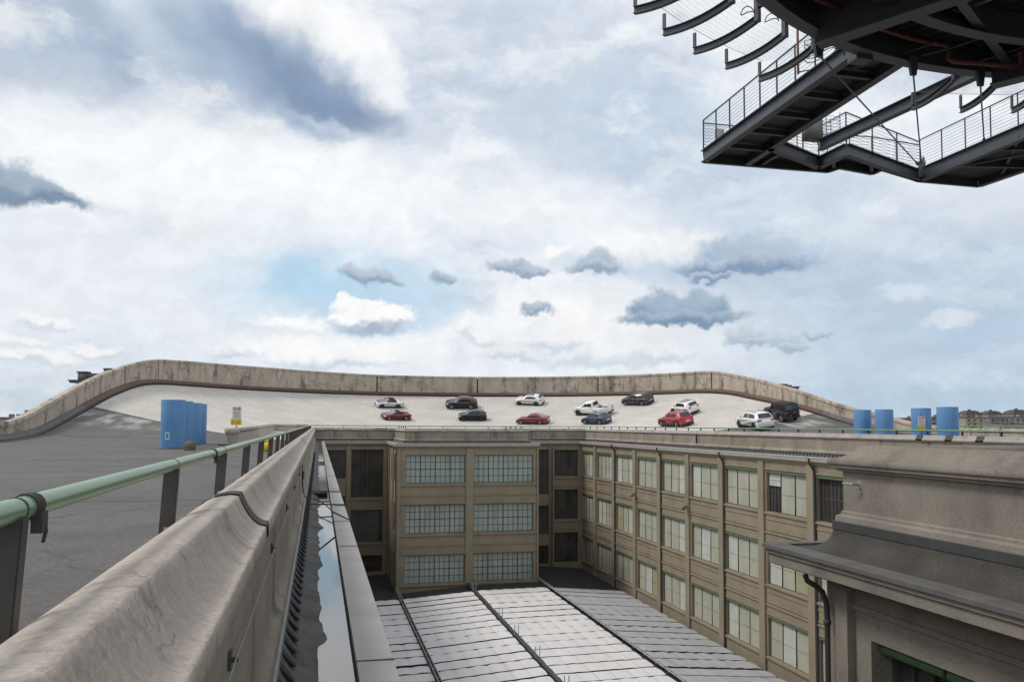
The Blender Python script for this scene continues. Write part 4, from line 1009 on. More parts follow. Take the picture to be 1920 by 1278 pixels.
# cross members of the arms
def cross(a0, a1, b0, b1, n, h=.22):
    for i in range(1, n):
        t = i/n; p = a0.lerp(a1, t); q = b0.lerp(b1, t); m = MB(); m.ibeam(ll(p,.06), ll(q,.06), .12, h, .014); m.build('cross_member', MT['steel'], ww)
cross(P1a, P1b, P2a+Vector((0,YF-P2a.y,0)), P2b, 6, .16); cross(Cn[0], Cn[1], Cf[0], Cf[1], 6)
q0, q1 = Cn[0].lerp(Cn[1], .12), Cf[0].lerp(Cf[1], .42); m = MB(); m.bar(ll(q0,.1), ll(q1,.1), .10, .06); q0, q1 = Cf[0].lerp(Cf[1], .08), Cn[0].lerp(Cn[1], .45); m.bar(ll(q0,.17), ll(q1,.17), .10, .06); m.build('diagonal_brace', MT['steel'], ww)
for a, b in ((N[0].lerp(N[1],.25), FB[0].lerp(FB[1],.45)), (N[0].lerp(N[1],.75), FB[0].lerp(FB[1],.9)), (N[1].lerp(N[2],.5), FB[1].lerp(FB[2],.6)), (N[2].lerp(N[3],.3), FB[3])):
    m = MB(); m.ibeam(ll(a,.05), ll(b,.05), .12, .2, .014); m.build('cross_member', MT['steel'], ww)
# decks
def deck(poly, name='deck_plate', z=.30):
    m = MB(); m.prism([(p.x-wo.x, p.y-wo.y) for p in poly], z, z+.05); m.build(name, MT['steeldark'], ww)
deck([P1a+Vector((.02,0,0)), P2a+Vector((0,YF-P2a.y,0)), P2b, P1b]); 
deck([P2a+Vector((.03,YF-P2a.y,0)), P2a+Vector((.03,0,0)), N[1], N[2], N[3], FB[4], FB[3], FB[2], FB[1]], z=.296)
deck([Cn[0], Cn[1], Cf[1], Cf[0]], z=.30); deck([N[3], FB[6], FB[5], FB[4]], z=.302)
# railings
def railing(a, b, n, base=.42, H=1.12, nw=9, inc=0, mat='steel', post='steel', redposts=()):
    a = Vector(a); b = Vector(b); r = MB()
    for i in range(n+1):
        p = a.lerp(b, i/n); d = (b-a).normalized(); pm = MB(); pm.bar(ll(p,base-.12), ll(p,base+H), .05, .014, up=(d.x,d.y,0))
        pm.build('railing_post', MT['redpipe'] if i in redposts else MT['steel'], ww)
    r.bar(ll(a,base+H), ll(b,base+H), .045, .03)
    for k in range(nw):
        z = base+.10+(H-.18)*k/(nw-1); r.tube([ll(a,z), ll(b,z)], .0065, 4)
    r.build('railing_wires', MT['steel'], ww)
railing(P1a, P1b, 9, redposts=(4,)); railing(P2a, P2b, 6, base=.42)
NN = N
railing(NN[0], NN[1], 3); railing(NN[1], NN[2], 1); railing(NN[2], NN[3], 3)
railing(Cn[0], Cn[1], 9, base=.5); railing(Cf[0], Cf[1], 8, base=.5)
railing(P1a, FB[1], 4, base=.32); railing(FB[1], FB[3], 2, base=.32); railing(FB[3], FB[5], 2, base=.32)
# tie rods from the ring beam
def tie(p, q):
    m = MB(); d = Vector((0,0,-1))
    p0 = Vector(p); m.add([ll(p0+Vector(v)) for v in ((-.13,-.05,.1),(.13,-.05,.1),(.13,.05,.1),(-.13,.05,.1),(-.07,-.04,-.36),(.07,-.04,-.36),(.07,.04,-.36),(-.07,.04,-.36))], [(0,1,2,3),(4,5,6,7),(0,1,5,4),(1,2,6,5),(2,3,7,6),(3,0,4,7)])
    m.build('hanger_bracket', MT['steel'], ww)
    m = MB(); m.tube([ll(p0+Vector((0,0,-.3))), ll(Vector(q))], .022, 8); m.build('tie_rod', MT['steel'], ww)
    m = MB(); e = Vector(q); f = p0+Vector((0,0,-.3)); d = (f-e).normalized(); m.tube([ll(e), ll(e+d*.45)], [.06,.03], 8); m.build('rod_end', MT['steel'], ww)
c1_ = bz(*c4(1275,170), ZD); c2_ = bz(*c4(1665,235), ZD); c3_ = bz(*c4(725,60), ZD)
tie(c1_, wp(1325,790)+Vector((0,0,.2))); tie(c2_, wp(1690,690)+Vector((0,0,.36))); tie(c3_, wp(1305,800)+Vector((0,0,.2)))
m = MB(); e = ll(wp(1320,830)); m.bar(e+Vector((-.12,-.1,.0)), e+Vector((-.35,-.6,.35)), .05, .35); m.bar(e+Vector((.05,.0,-.02)), e+Vector((.05,.0,.55)), .28, .05); m.build('gusset', MT['steel'], ww)
# hose cabinets, reel and valve on the walkway
hc = thing('hose_cabinet', 'grey hose cabinet with a red valve standing on the walkway platform behind the wire railing', 'cabinet'); 
b0 = wp(700,690)+Vector((0,0,.35)); m = MB(); m.box((b0.x-.35,b0.y-.18,b0.z),(b0.x+.25,b0.y+.18,b0.z+.78)); m.build('cabinet', M('cabinet_grey', (.20,.20,.175), rough=.6), hc, bevel=.02)
m = MB(); m.box((b0.x+.3,b0.y-.25,b0.z),(b0.x+.8,b0.y+.2,b0.z+.9)); m.build('wire_cage', MT['galv'], hc) if False else None
m = MB()
for k in range(7):
    z = b0.z+.08+k*.12; m.tube([(b0.x+.32,b0.y-.25,z),(b0.x+.85,b0.y-.25,z),(b0.x+.85,b0.y+.25,z),(b0.x+.32,b0.y+.25,z),(b0.x+.32,b0.y-.25,z)], .010, 5)
for dx, dy in ((.32,-.25),(.85,-.25),(.85,.25),(.32,.25)): m.tube([(b0.x+dx,b0.y+dy,b0.z),(b0.x+dx,b0.y+dy,b0.z+.95)], .016, 6)
m.build('cage', MT['galv'], hc)
m = MB(); m.tube([(b0.x+.05,b0.y,b0.z+.78),(b0.x+.05,b0.y,b0.z+1.02)], .07, 8); m.tube([(b0.x-.12,b0.y,b0.z+.92),(b0.x+.22,b0.y,b0.z+.92)], .045, 8)
for an in range(8): m.bar((b0.x+.05,b0.y,b0.z+1.04),(b0.x+.05+.16*cos(an*pi/4),b0.y+.16*sin(an*pi/4),b0.z+1.04),.02,.02)
m.build('valve', MT['redpipe'], hc)
lb = thing('lamp_box', 'small grey electrical boxes at the far left tip of the walkway', 'box'); b1 = P1a+Vector((.25,-.5,.35)); m = MB()
m.box((b1.x,b1.y,b1.z),(b1.x+.3,b1.y+.16,b1.z+.75)); m.build('casing', MT['galv'], lb, bevel=.02); m = MB(); m.box((b1.x+.7,b1.y-.1,b1.z),(b1.x+1.1,b1.y+.1,b1.z+.45)); m.build('casing', MT['galv'], lb, bevel=.02)
gt = thing('red_gate_frame', 'red steel gate frame and hose reel on the walkway where it meets the disc', 'gate'); b2 = wp(610,330)+Vector((0,0,.42)); m = MB()
m.tube([b2, b2+Vector((0,0,1.9)), b2+Vector((.5,-.4,2.0))], .035, 8); m.tube([b2+Vector((0,0,1.5)), b2+Vector((.7,-1.6,1.5))], .03, 8); m.tube([b2+Vector((0,0,.05)), b2+Vector((.5,-.4,.05)), b2+Vector((.5,-.4,2.0))], .02, 8)
m.build('frame', MT['redpipe'], gt); m = MB()
for k in range(5): c = b2+Vector((.3,-.25,.35+k*.12)); m.tube([c+Vector((.22*cos(t), .22*sin(t), .02*sin(3*t))) for t in [i*.5 for i in range(14)]], .014, 5)
m.build('hose', MT['galv'], gt)
# ------------------------------------------------------------------ cars
def paint(name, c, rough=.28, coat=.8): return M(name, c, rough=rough, coat=coat, coord='O')
PT = dict(white=paint('white_car_paint', (.78,.78,.77)), black=paint('black_car_paint', (.012,.012,.016)), red=paint('dark_red_car_paint', (.21,.008,.016)),
          bred=paint('bright_red_car_paint', (.42,.012,.02)), blue=paint('slate_blue_car_paint', (.03,.06,.12)), navy=paint('navy_black_car_paint', (.014,.015,.03)), mblack=M('charcoal_car_paint', (.022,.023,.026), rough=.45, coat=.3, coord='O'),
          greyroof=paint('grey_roof_paint', (.12,.12,.14)))
CG = M('car_glass', (.012,.014,.016), rough=.06, spec=.8, coord='O'); WG = M('light_windscreen_glass', (.16,.20,.20), rough=.10, spec=1.0, coord='O')
TY = M('tyre_rubber', (.018,.018,.018), rough=.85, coord='O'); PL = M('black_plastic_trim', (.025,.025,.027), rough=.6, coord='O')
CH = M('alloy_silver', (.42,.42,.43), rough=.35, metal=.7, coord='O'); DR = M('dark_alloy', (.08,.08,.085), rough=.4, metal=.6, coord='O')
TL = M('tail_light_red', (.45,.01,.015), rough=.2, coat=.5, coord='O'); HLM = M('headlight_lens', (.55,.57,.6), rough=.12, coat=.5, coord='O'); NP = M('plate_white', (.75,.75,.74), rough=.5, coord='O')
SOFT = M('black_fabric_top', (.014,.014,.015), rough=.9, coord='O')
def wheel(parent, x, y, r, w, side, rim):
    m = MB(); n = 26; prof = [(r*.66,-w/2),(r*.93,-w/2),(r,-w/2+.03),(r,w/2-.03),(r*.93,w/2),(r*.66,w/2),(r*.60,w*.2)]
    vs = []
    for rr, yy in prof:
        for k in range(n): vs.append((rr*cos(2*pi*k/n), yy*side, rr*sin(2*pi*k/n)))
    m.add(vs, [(i*n+k, i*n+(k+1)%n, (i+1)*n+(k+1)%n, (i+1)*n+k) for i in range(len(prof)-1) for k in range(n)], True)
    t = m.build('wheel', TY, parent, loc=(x, y, r))
    m = MB(); yy = side*w*.30
    ng = 20; m.add([(r*.66*cos(2*pi*k/ng), yy, r*.66*sin(2*pi*k/ng)) for k in range(ng)], [tuple(range(ng))], mi=1)
    for k in range(5):
        a = 2*pi*k/5+.3
        for da in (-.16,.16):
            p = Vector((cos(a+da*.3)*r*.12, side*w*.44, sin(a+da*.3)*r*.12)); q = Vector((cos(a+da)*r*.64, side*w*.42, sin(a+da)*r*.64)); m.bar(p, q, .03, .05, up=(0,1,0))
    n2 = 22
    vs = []
    for rr, y2 in ((r*.60, w*.46), (r*.69, w*.50), (r*.69, w*.40)):
        for k in range(n2): vs.append((rr*cos(2*pi*k/n2), y2*side, rr*sin(2*pi*k/n2)))
    m.add(vs, [(i*n2+k, i*n2+(k+1)%n2, (i+1)*n2+(k+1)%n2, (i+1)*n2+k) for i in range(2) for k in range(n2)], True)
    m.build('rim', [rim, PL], t)
def car(name, label, cat, sp, px, head, sc=1.06, dh=0.0):
    L_, W, H = sp['L'], sp['W'], sp['H']; wr = sp['wr']; paintm = sp['paint']
    X = lambda f: L_/2-f*L_
    t = thing(name, label, cat, group='cars parked on the banked curve')
    # body
    fs_, rs_ = sp['wf'], sp['wb']; ra = wr+.055
    def arch(fc):
        return [(fc+ra*cos(a)/L_*1.0, wr+ra*sin(a)) for a in [pi-k*pi/9 for k in range(10)]] # in fx order
    zb = sp.get('zb', .20)
    prof = list(sp['top'])
    low = []
    for fc in (rs_, fs_):
        pts = [(fc+ra*cos(k*pi/9)/L_, max(zb, wr+ra*sin(k*pi/9))) for k in range(10)]
        low += pts
    prof = prof+[(sp['top'][-1][0]-.01, zb)]+low+[(sp['top'][0][0]+.01, zb)]
    m = MB(); n = len(prof); zt = sp['belt']
    lay = [(-1,.055,.13),(-.95,.0,.05),(-.5,-.015,.01),(0,-.02,0),(.5,-.015,.01),(.95,.0,.05),(1,.055,.13)]
    vs = []
    for (fy, dz, dx) in lay:
        for (f, z) in prof:
            x = X(f); e = abs(f-.5)*2
            k = max(0, (z-.35)/(zt-.35)) if z > .35 else 0
            bulge = 1-.035*max(0, (z-.6*zt)/(zt*.4))-.05*max(0, e-.7)/.3
            if z < .35: bulge -= .02
            vs.append((x-(dx*(1 if x > 0 else -1) if e > .9 else 0), fy*W/2*bulge, z-(dz if z > zt*.62 else 0)))
    fs = [(i*n+j, i*n+(j+1)%n, (i+1)*n+(j+1)%n, (i+1)*n+j) for i in range(len(lay)-1) for j in range(n)]
    fs += [tuple(range(n)), tuple(range((len(lay)-1)*n, len(lay)*n))[::-1]]
    m.add(vs, fs, False)
    ob = m.build('body', paintm, t, bevel=.018, bseg=2)
    m = MB(); m.box((X(.93), -W*.40, zb-.03), (X(.07), W*.40, wr*2+.06)); m.build('underbody', PL, t)
    # greenhouse
    g = sp.get('gh')
    if g:
        z0 = min(z for f, z in g); z1 = max(z for f, z in g); hb = W/2*sp.get('hb', .93); ht = W/2*sp.get('ht', .74)
        hw = lambda z: hb+(ht-hb)*(z-z0)/(z1-z0)
        def strip(pts, name, mat, off=0.0, inset=0.0, y0=-1, y1=1, th=0):
            m = MB(); ks = (-1,-.6,0,.6,1); vs = []
            for i, (f, z) in enumerate(pts):
                # normal offset
                a = pts[max(i-1,0)]; b = pts[min(i+1,len(pts)-1)]; dx, dz = X(b[0])-X(a[0]), b[1]-a[1]; l = math.hypot(dx,dz) or 1; nx, nz = (dz/l, -dx/l)
                if nz < 0: nx, nz = -nx, -nz
                for k in ks:
                    c = .035*(1-k*k); yy = k*(hw(z)-inset); vs.append((X(f)+nx*(off+c*.6), yy, z+nz*(off+c)))
            m.add(vs, [(i*5+j, i*5+j+1, (i+1)*5+j+1, (i+1)*5+j) for i in range(len(pts)-1) for j in range(4)], True)
            return m.build(name, mat, t)
        m = MB(); ks = (-1,-.6,0,.6,1); vs = []
        for (f, z) in g:
            for k in ks: vs.append((X(f), k*hw(z), z+.035*(1-k*k)))
        nn = len(g); fs = [(i*5+j, i*5+j+1, (i+1)*5+j+1, (i+1)*5+j) for i in range(nn-1) for j in range(4)]
        fs += [tuple(i*5 for i in range(nn)), tuple(i*5+4 for i in range(nn))[::-1]]
        m.add(vs, fs, False); m.build('roof', sp.get('roofm', paintm), t, bevel=.02)
        lerp = lambda p, q, u: (p[0]+(q[0]-p[0])*u, p[1]+(q[1]-p[1])*u)
        ws = sp.get('ws', 1)
        strip([lerp(g[0], g[1], .06), lerp(g[0], g[1], .5), lerp(g[0], g[1], .93)], 'windscreen', sp.get('wsm', CG), .012, .07)
        rr = sp.get('rear', (.12,.80)); strip([lerp(g[-2], g[-1], rr[0]), lerp(g[-2], g[-1], .5), lerp(g[-2], g[-1], rr[1])], 'rear_window', sp.get('rwm', CG), .012, sp.get('rin', .10))
        if sp.get('panel'):
            a, b = sp['panel']; pts = [p for p in g if a <= p[0] <= b]; strip(pts, 'roof_panel', PT['greyroof'] if sp.get('pm') is None else sp['pm'], .010, .10)
        for side in (-1, 1):
            for poly in sp['sw']:
                m = MB(); m.add([(X(f), side*(hw(z)+.010), z) for f, z in poly], [tuple(range(len(poly)))]); m.build('side_window', CG, t)
            if sp.get('trim'):
                m = MB(); P = [q for poly in sp['sw'][:1] for q in poly]
                allp = [q for poly in sp['sw'] for q in poly]; 
                lo = [q for q in allp if q[1] < z0+.12]; 
                m.bar((X(min(q[0] for q in lo)), side*(hw(z0)+.02), z0+.03), (X(max(q[0] for q in lo)), side*(hw(z0)+.02), z0+.05), .02, .025)
                tp = sorted([q for q in allp if q[1] > z0+.15]); m.tube([(X(f), side*(hw(z)+.012), z+.02) for f, z in tp], .012, 5) if len(tp) > 1 else None
                m.build('window_trim', CH, t)
            if sp.get('rails'):
                m = MB(); a, b = sp['rails']; zt_ = z1+.06; y = side*(ht-.06)
                m.tube([(X(a), y, zt_-.05), (X(a+.03), y, zt_), (X((a+b)/2), y, zt_+.01), (X(b-.03), y, zt_-.01), (X(b), y, zt_-.07)], .020, 6); m.build('roof_rail', sp.get('railm', PL), t)
        if sp.get('spoiler'):
            f, z = g[-2]; m = MB(); m.box((X(f)-.16, -ht*.95, z-.03), (X(f)+.05, ht*.95, z+.03)); m.build('spoiler', sp.get('spm', paintm), t, bevel=.012)
    for f in (fs_, rs_):
        for side in (-1, 1): wheel(t, X(f), side*(W/2-.12), wr, .22, side, sp.get('rim', CH))
    # mirrors, lights, plate, grille
    mf = sp.get('mf', .33); mz = sp.get('mz', sp['belt']+.06)
    zh = sp.get('zh', .70*sp['belt']/1.0); zt_ = sp.get('ztl', .85*sp['belt'])
    for side in (-1, 1):
        m = MB(); y = side*(W/2+.02); m.box((X(mf)-.07, min(y,y+side*.14), mz-.05), (X(mf)+.06, max(y,y+side*.14), mz+.08)); m.build('mirror', sp.get('mirm', paintm), t, bevel=.02)
        m = MB(); e = .045; y0_, y1_ = sorted((side*W*.30, side*(W/2-.03)))
        m.box((X(e)-.22, y0_, zh-.05), (X(0)-.065, y1_+0, zh+.07)); m.build('headlight', HLM, t, bevel=.02)
        m = MB(); y0_, y1_ = sorted((side*W*.27, side*(W/2+.004))); 
        m.box((X(1)-.012 if sp.get('flat') else X(1)+.045, y0_, zt_-.06), (X(1)+sp.get('tll',.30), y1_, zt_+.07)); m.build('tail_light', TL, t, bevel=.015)
    m = MB(); z = sp.get('zp', .62*sp['belt']); m.box((X(1)-.02+sp.get('pin',0), -.28, z-.06), (X(1)+.05+sp.get('pin',0), .28, z+.06)); m.build('licence_plate', NP, t)
    m = MB(); m.box((X(0)-.06, -.45, .32), (X(0)+.008, .45, zh-.06)); m.build('grille', PL, t, bevel=.01)
    m = MB(); m.box((X(1)-.012, -W*.42, zb-.02), (X(1)+.3, W*.42, zb+.18)); m.build('rear_bumper_trim', PL, t, bevel=.01)
    for side in (-1, 1):
        for f in sp.get('doors', (.52,)):
            m = MB(); m.box((X(f)-.09, side*(W/2-.03)-.02, sp['belt']-.14), (X(f)+.09, side*(W/2-.03)+.035, sp['belt']-.105)); m.build('door_handle', sp.get('hm', paintm), t)
    if sp.get('clad'):
        for side in (-1, 1):
            m = MB(); y = side*(W/2-.008)
            m.box((X(rs_)+ra, min(y,y+side*.02), zb-.01), (X(fs_)-ra, max(y,y+side*.02), zb+.15))
            for fc in (fs_, rs_):
                pts = [(X(fc)+(ra+.02)*cos(a), y+side*.0, wr+(ra+.02)*sin(a)) for a in [k*pi/12 for k in range(-1,14)]]; m.tube(pts, .05, 6)
            m.build('wheel_arch_cladding', PL, t)
    if sp.get('extra'): sp['extra'](t, X, W)
    # place on the bank
    p, s, tt, d = cast(*px)
    s_, t_ = st_of(p.x, p.y); t_ -= W/2*sc*.97
    x, y = outer(s_, t_); 
    e = .4; gx = (hgt(x+e,y)-hgt(x-e,y))/(2*e); gy = (hgt(x,y+e)-hgt(x,y-e))/(2*e); nz = Vector((-gx,-gy,1)).normalized()
    x1, y1 = outer(s_-.5, t_); fwd = Vector((x1-x, y1-y, 0)).normalized()
    fwd = Matrix.Rotation(head, 3, 'Z') @ fwd
    fwd = (fwd-nz*fwd.dot(nz)).normalized(); left = nz.cross(fwd)
    t.matrix_world = Matrix(((fwd.x,left.x,nz.x,x),(fwd.y,left.y,nz.y,y),(fwd.z,left.z,nz.z,hgt(x,y)+.0+dh),(0,0,0,1))) @ Matrix.Scale(sc, 4)
    return t
def ST(**k): return k
hatchtop = [(.0,.32),(0,.55),(.012,.70),(.05,.80),(.15,.90),(.27,.97),(.45,.98),(.7,.99),(.9,1.0),(.975,.95),(1.0,.72),(1.0,.45),(.985,.30)]
suvtop = [(.0,.35),(0,.62),(.012,.82),(.05,.93),(.15,1.0),(.27,1.06),(.45,1.07),(.7,1.08),(.9,1.09),(.98,1.05),(1.0,.82),(1.0,.50),(.985,.36)]
# 1 white roadster with black bonnet and soft top
def ex1(t, X, W):
    m = MB(); vs = []
    for f, z in ((.035,.735),(.10,.80),(.18,.855),(.28,.895),(.335,.905)):
        for y in (-.52,0,.52): vs.append((X(f), y*W/2*1.25, z+.035+(.012 if y == 0 else 0)))
    m.add(vs, [(3*i+j,3*i+j+1,3*i+j+4,3*i+j+3) for i in range(4) for j in range(2)], True); m.build('bonnet_panel', PT['greyroof'], t)
roadtop = [(.0,.25),(0,.45),(.012,.60),(.05,.70),(.15,.80),(.27,.87),(.34,.89),(.5,.86),(.7,.88),(.85,.90),(.96,.84),(1.0,.68),(1.0,.42),(.985,.28)]
car('parked_car', 'white roadster with black bonnet, black soft top and red mirrors', 'car',
    ST(L=4.05,W=1.75,H=1.24,wr=.32,wf=.185,wb=.775,top=roadtop,belt=.88,paint=PT['white'],roofm=SOFT,gh=[(.345,.86),(.47,1.21),(.56,1.245),(.66,1.19),(.76,.87)],hb=.86,ht=.62,wsm=WG,rwm=SOFT,sw=[[(.42,.90),(.49,1.14),(.58,1.15),(.64,.92)]],mirm=MT['red'],mf=.40,rim=DR,zh=.58,ztl=.70,extra=ex1,doors=(.55,)), (732,765.5), 0, 1.06)
car('parked_car', 'black sport utility car with silver wheels, upper row above the small black hatchback', 'car',
    ST(L=4.69,W=1.9,H=1.67,wr=.385,wf=.175,wb=.78,top=[(f,z+(.0)) for f,z in suvtop],belt=1.07,paint=PT['black'],gh=[(.27,1.03),(.41,1.55),(.50,1.66),(.68,1.66),(.82,1.57),(.955,1.08)],hb=.90,ht=.68,wsm=WG,rwm=WG,rear=(.1,.7),sw=[[(.345,1.09),(.43,1.42),(.50,1.50),(.66,1.50),(.76,1.38),(.79,1.20),(.72,1.10)]],trim=1,doors=(.50,.68),ztl=.95,zh=.78), (866,767.5), 0, 1.06)
car('parked_car', 'white hatchback with a grey glass roof, upper row above the dark red saloon', 'car',
    ST(L=4.35,W=1.8,H=1.46,wr=.325,wf=.185,wb=.785,top=hatchtop,belt=.98,paint=PT['white'],gh=[(.25,.95),(.42,1.38),(.52,1.46),(.70,1.455),(.85,1.35),(.97,1.0)],hb=.90,ht=.66,sw=[[(.34,1.0),(.44,1.29),(.52,1.34),(.66,1.34),(.76,1.22),(.80,1.12),(.74,1.03)]],panel=(.42,.71),rear=(.0,.75),rim=DR,doors=(.50,),zh=.68,ztl=.92), (991,760.5), -.12, 1.06)
def ex4(t, X, W):
    z0, z1 = .62, 1.14
    for (a, b, c, d, e, f) in ((X(.985),-W/2+.01,.55,X(.605),-W/2+.09,z1),(X(.985),W/2-.09,.55,X(.605),W/2-.01,z1),(X(.997),-W/2+.02,.55,X(.975),W/2-.02,z1),(X(.615),-W/2+.05,.55,X(.60),W/2-.05,z1)):
        m = MB(); m.box((a,b,c),(d,e,f)); m.build('bed_side', PT['white'], t, bevel=.02)
    m = MB(); m.box((X(.975),-W/2+.09,z0),(X(.615),W/2-.09,z0+.06)); m.build('load_bed', M('bed_liner_pale', (.55,.55,.54), rough=.6, coord='O'), t)
car('parked_pickup', 'white double cab pickup truck with an open load bed', 'pickup truck',
    ST(L=5.3,W=1.83,H=1.78,wr=.40,wf=.165,wb=.765,zb=.34,top=[(.0,.45),(0,.72),(.012,.92),(.05,1.03),(.15,1.12),(.27,1.16),(.45,1.15),(.598,1.15),(.6,.66),(.8,.66),(.985,.66),(1.0,.6),(1.0,.5),(.985,.42)],belt=1.12,paint=PT['white'],gh=[(.25,1.12),(.345,1.64),(.41,1.76),(.53,1.77),(.575,1.72),(.615,1.12)],hb=.91,ht=.72,sw=[[(.30,1.18),(.37,1.55),(.43,1.62),(.545,1.62),(.565,1.50),(.56,1.20)]],rear=(.05,.75),rin=.16,rim=DR,extra=ex4,zh=.88,ztl=.92,doors=(.42,.54),tll=.12,mirm=PT['white'],mf=.30,mz=1.22), (1107,780), -.10, 1.14)
car('parked_car', 'navy black crossover with chrome handles, upper row just right of the pickup', 'car',
    ST(L=4.7,W=1.88,H=1.62,wr=.36,wf=.18,wb=.785,top=suvtop,belt=1.05,paint=PT['navy'],gh=[(.25,1.03),(.39,1.50),(.50,1.60),(.75,1.60),(.87,1.52),(.97,1.10)],hb=.90,ht=.70,sw=[[(.33,1.10),(.42,1.42),(.50,1.48),(.74,1.48),(.84,1.36),(.82,1.14)]],hm=CH,doors=(.48,.65),ztl=.98,rear=(.05,.85),rails=(.42,.82),railm=PT['greyroof']), (1190,761), -.10, 1.04)
car('parked_car', 'small boxy white off road car with black lower cladding, behind the bright red one', 'car',
    ST(L=4.25,W=1.8,H=1.68,wr=.36,wf=.185,wb=.79,top=suvtop,belt=1.08,paint=PT['white'],gh=[(.26,1.05),(.36,1.56),(.44,1.67),(.80,1.67),(.90,1.60),(.975,1.10)],hb=.92,ht=.76,sw=[[(.32,1.12),(.39,1.50),(.44,1.54),(.74,1.54),(.76,1.45),(.755,1.14)]],panel=(.44,.80),rails=(.42,.88),clad=1,rim=DR,ztl=1.0,tll=.12,rear=(.08,.80),mirm=PL,mz=1.16), (1275,777.5), .0, 1.0)
# 7 off-roader with spare wheel
def ex7(t, X, W):
    for side in (-1, 1):
        for fc in (.17,.78):
            m = MB(); y0_, y1_ = sorted((side*(W/2-.16), side*(W/2+.13)))
            pts = [(X(fc)+.66,.74),(X(fc)+.40,1.0),(X(fc)-.40,1.0),(X(fc)-.56,.66),(X(fc)-.50,.64),(X(fc)-.36,.93),(X(fc)+.36,.93),(X(fc)+.60,.72)]
            n = len(pts); vs = [(a,y0_,b) for a,b in pts]+[(a,y1_,b) for a,b in pts]; m.add(vs, [tuple(range(n)),tuple(range(n,2*n))[::-1]]+[(i,(i+1)%n,n+(i+1)%n,n+i) for i in range(n)]); m.build('fender_flare', PL, t)
    m = MB(); r = .40; n = 24; vs = []
    for rr, xx in ((.05,.0),(r*.7,0),(r*.95,0),(r,.05),(r,.2),(r*.9,.24),(r*.5,.25),(.02,.25)):
        for k in range(n): vs.append((X(1.0)-.02-xx, rr*cos(2*pi*k/n)+.0, 1.05+rr*sin(2*pi*k/n)))
    m.add(vs, [(i*n+k,i*n+(k+1)%n,(i+1)*n+(k+1)%n,(i+1)*n+k) for i in range(7) for k in range(n)], True); sw = m.build('spare_wheel', TY, t)
    m = MB(); m.box((X(1)-.285,-.16,1.02),(X(1)-.272,.16,1.08)); m.build('cover_lettering', CH, sw)
    m = MB(); m.box((X(0)-.02,-W/2+.05,.48),(X(0)+.16,W/2-.05,.66)); m.build('front_bumper', PL, t, bevel=.02)
    m = MB(); m.box((X(1)-.16,-W/2+.1,.46),(X(1)+.02,W/2-.1,.62)); m.build('rear_bumper', PL, t, bevel=.02)
car('parked_off_roader', 'charcoal square off road vehicle with a spare wheel, rightmost of the parked cars', 'off road car',
    ST(L=4.25,W=1.72,H=1.86,wr=.42,wf=.17,wb=.78,zb=.42,top=[(.0,.52),(0,.85),(.01,1.12),(.05,1.18),(.15,1.20),(.27,1.22),(.45,1.22),(.7,1.22),(.9,1.22),(.99,1.22),(1.0,1.0),(1.0,.6),(.99,.5)],belt=1.22,paint=PT['mblack'],roofm=SOFT,gh=[(.315,1.18),(.37,1.72),(.42,1.83),(.80,1.84),(.93,1.80),(.995,1.2)],hb=.97,ht=.88,sw=[[(.36,1.26),(.395,1.66),(.52,1.68),(.53,1.26)],[(.55,1.26),(.55,1.68),(.70,1.68),(.72,1.26)],[(.75,1.26),(.74,1.68),(.90,1.66),(.95,1.28)]],extra=ex7,ztl=.98,tll=.10,mz=1.30,mf=.36,zh=.95,doors=(.50,.69),mirm=PL,pin=-.02,zp=.72), (1453,788.5), -.02, 1.10)
# 8 red roadster
redtop = [(.0,.22),(0,.42),(.012,.52),(.05,.62),(.15,.74),(.24,.80),(.34,.82),(.5,.80),(.65,.86),(.8,.92),(.93,.90),(.99,.80),(1.0,.62),(1.0,.42),(.985,.26)]
def ex8(t, X, W):
    for side in (-1, 1):
        m = MB(); m.box((X(.80), side*.38-.14, .93), (X(.68), side*.38+.14, 1.02)); m.build('rear_hump', PT['red'], t, bevel=.04)
car('parked_car', 'low dark red roadster with a black roof strip, leftmost car of the lower row', 'car',
    ST(L=3.99,W=1.86,H=1.19,wr=.32,wf=.20,wb=.80,top=redtop,belt=.84,zb=.16,paint=PT['red'],roofm=SOFT,gh=[(.28,.78),(.47,1.14),(.53,1.18),(.60,1.17),(.72,.90)],hb=.80,ht=.55,wsm=WG,rwm=PT['red'],sw=[[(.40,.84),(.49,1.08),(.58,1.10),(.63,.90)]],extra=ex8,zh=.60,ztl=.80,mf=.40,mz=.95,doors=(.5,)), (746,788.5), -.03, 1.06)
car('parked_car', 'small black three door hatchback in the lower row, below the black sport utility car', 'car',
    ST(L=4.07,W=1.72,H=1.45,wr=.315,wf=.185,wb=.79,top=hatchtop,belt=.97,paint=PT['black'],gh=[(.25,.94),(.42,1.36),(.52,1.45),(.70,1.44),(.86,1.34),(.965,1.0)],hb=.90,ht=.66,wsm=WG,roofm=PT['navy'],sw=[[(.33,1.0),(.44,1.30),(.54,1.35),(.56,1.02)],[(.585,1.02),(.57,1.35),(.68,1.34),(.79,1.22),(.76,1.06)]],rim=DR,doors=(.53,),ztl=.92,zh=.68), (886,789.5), 0, 1.05)
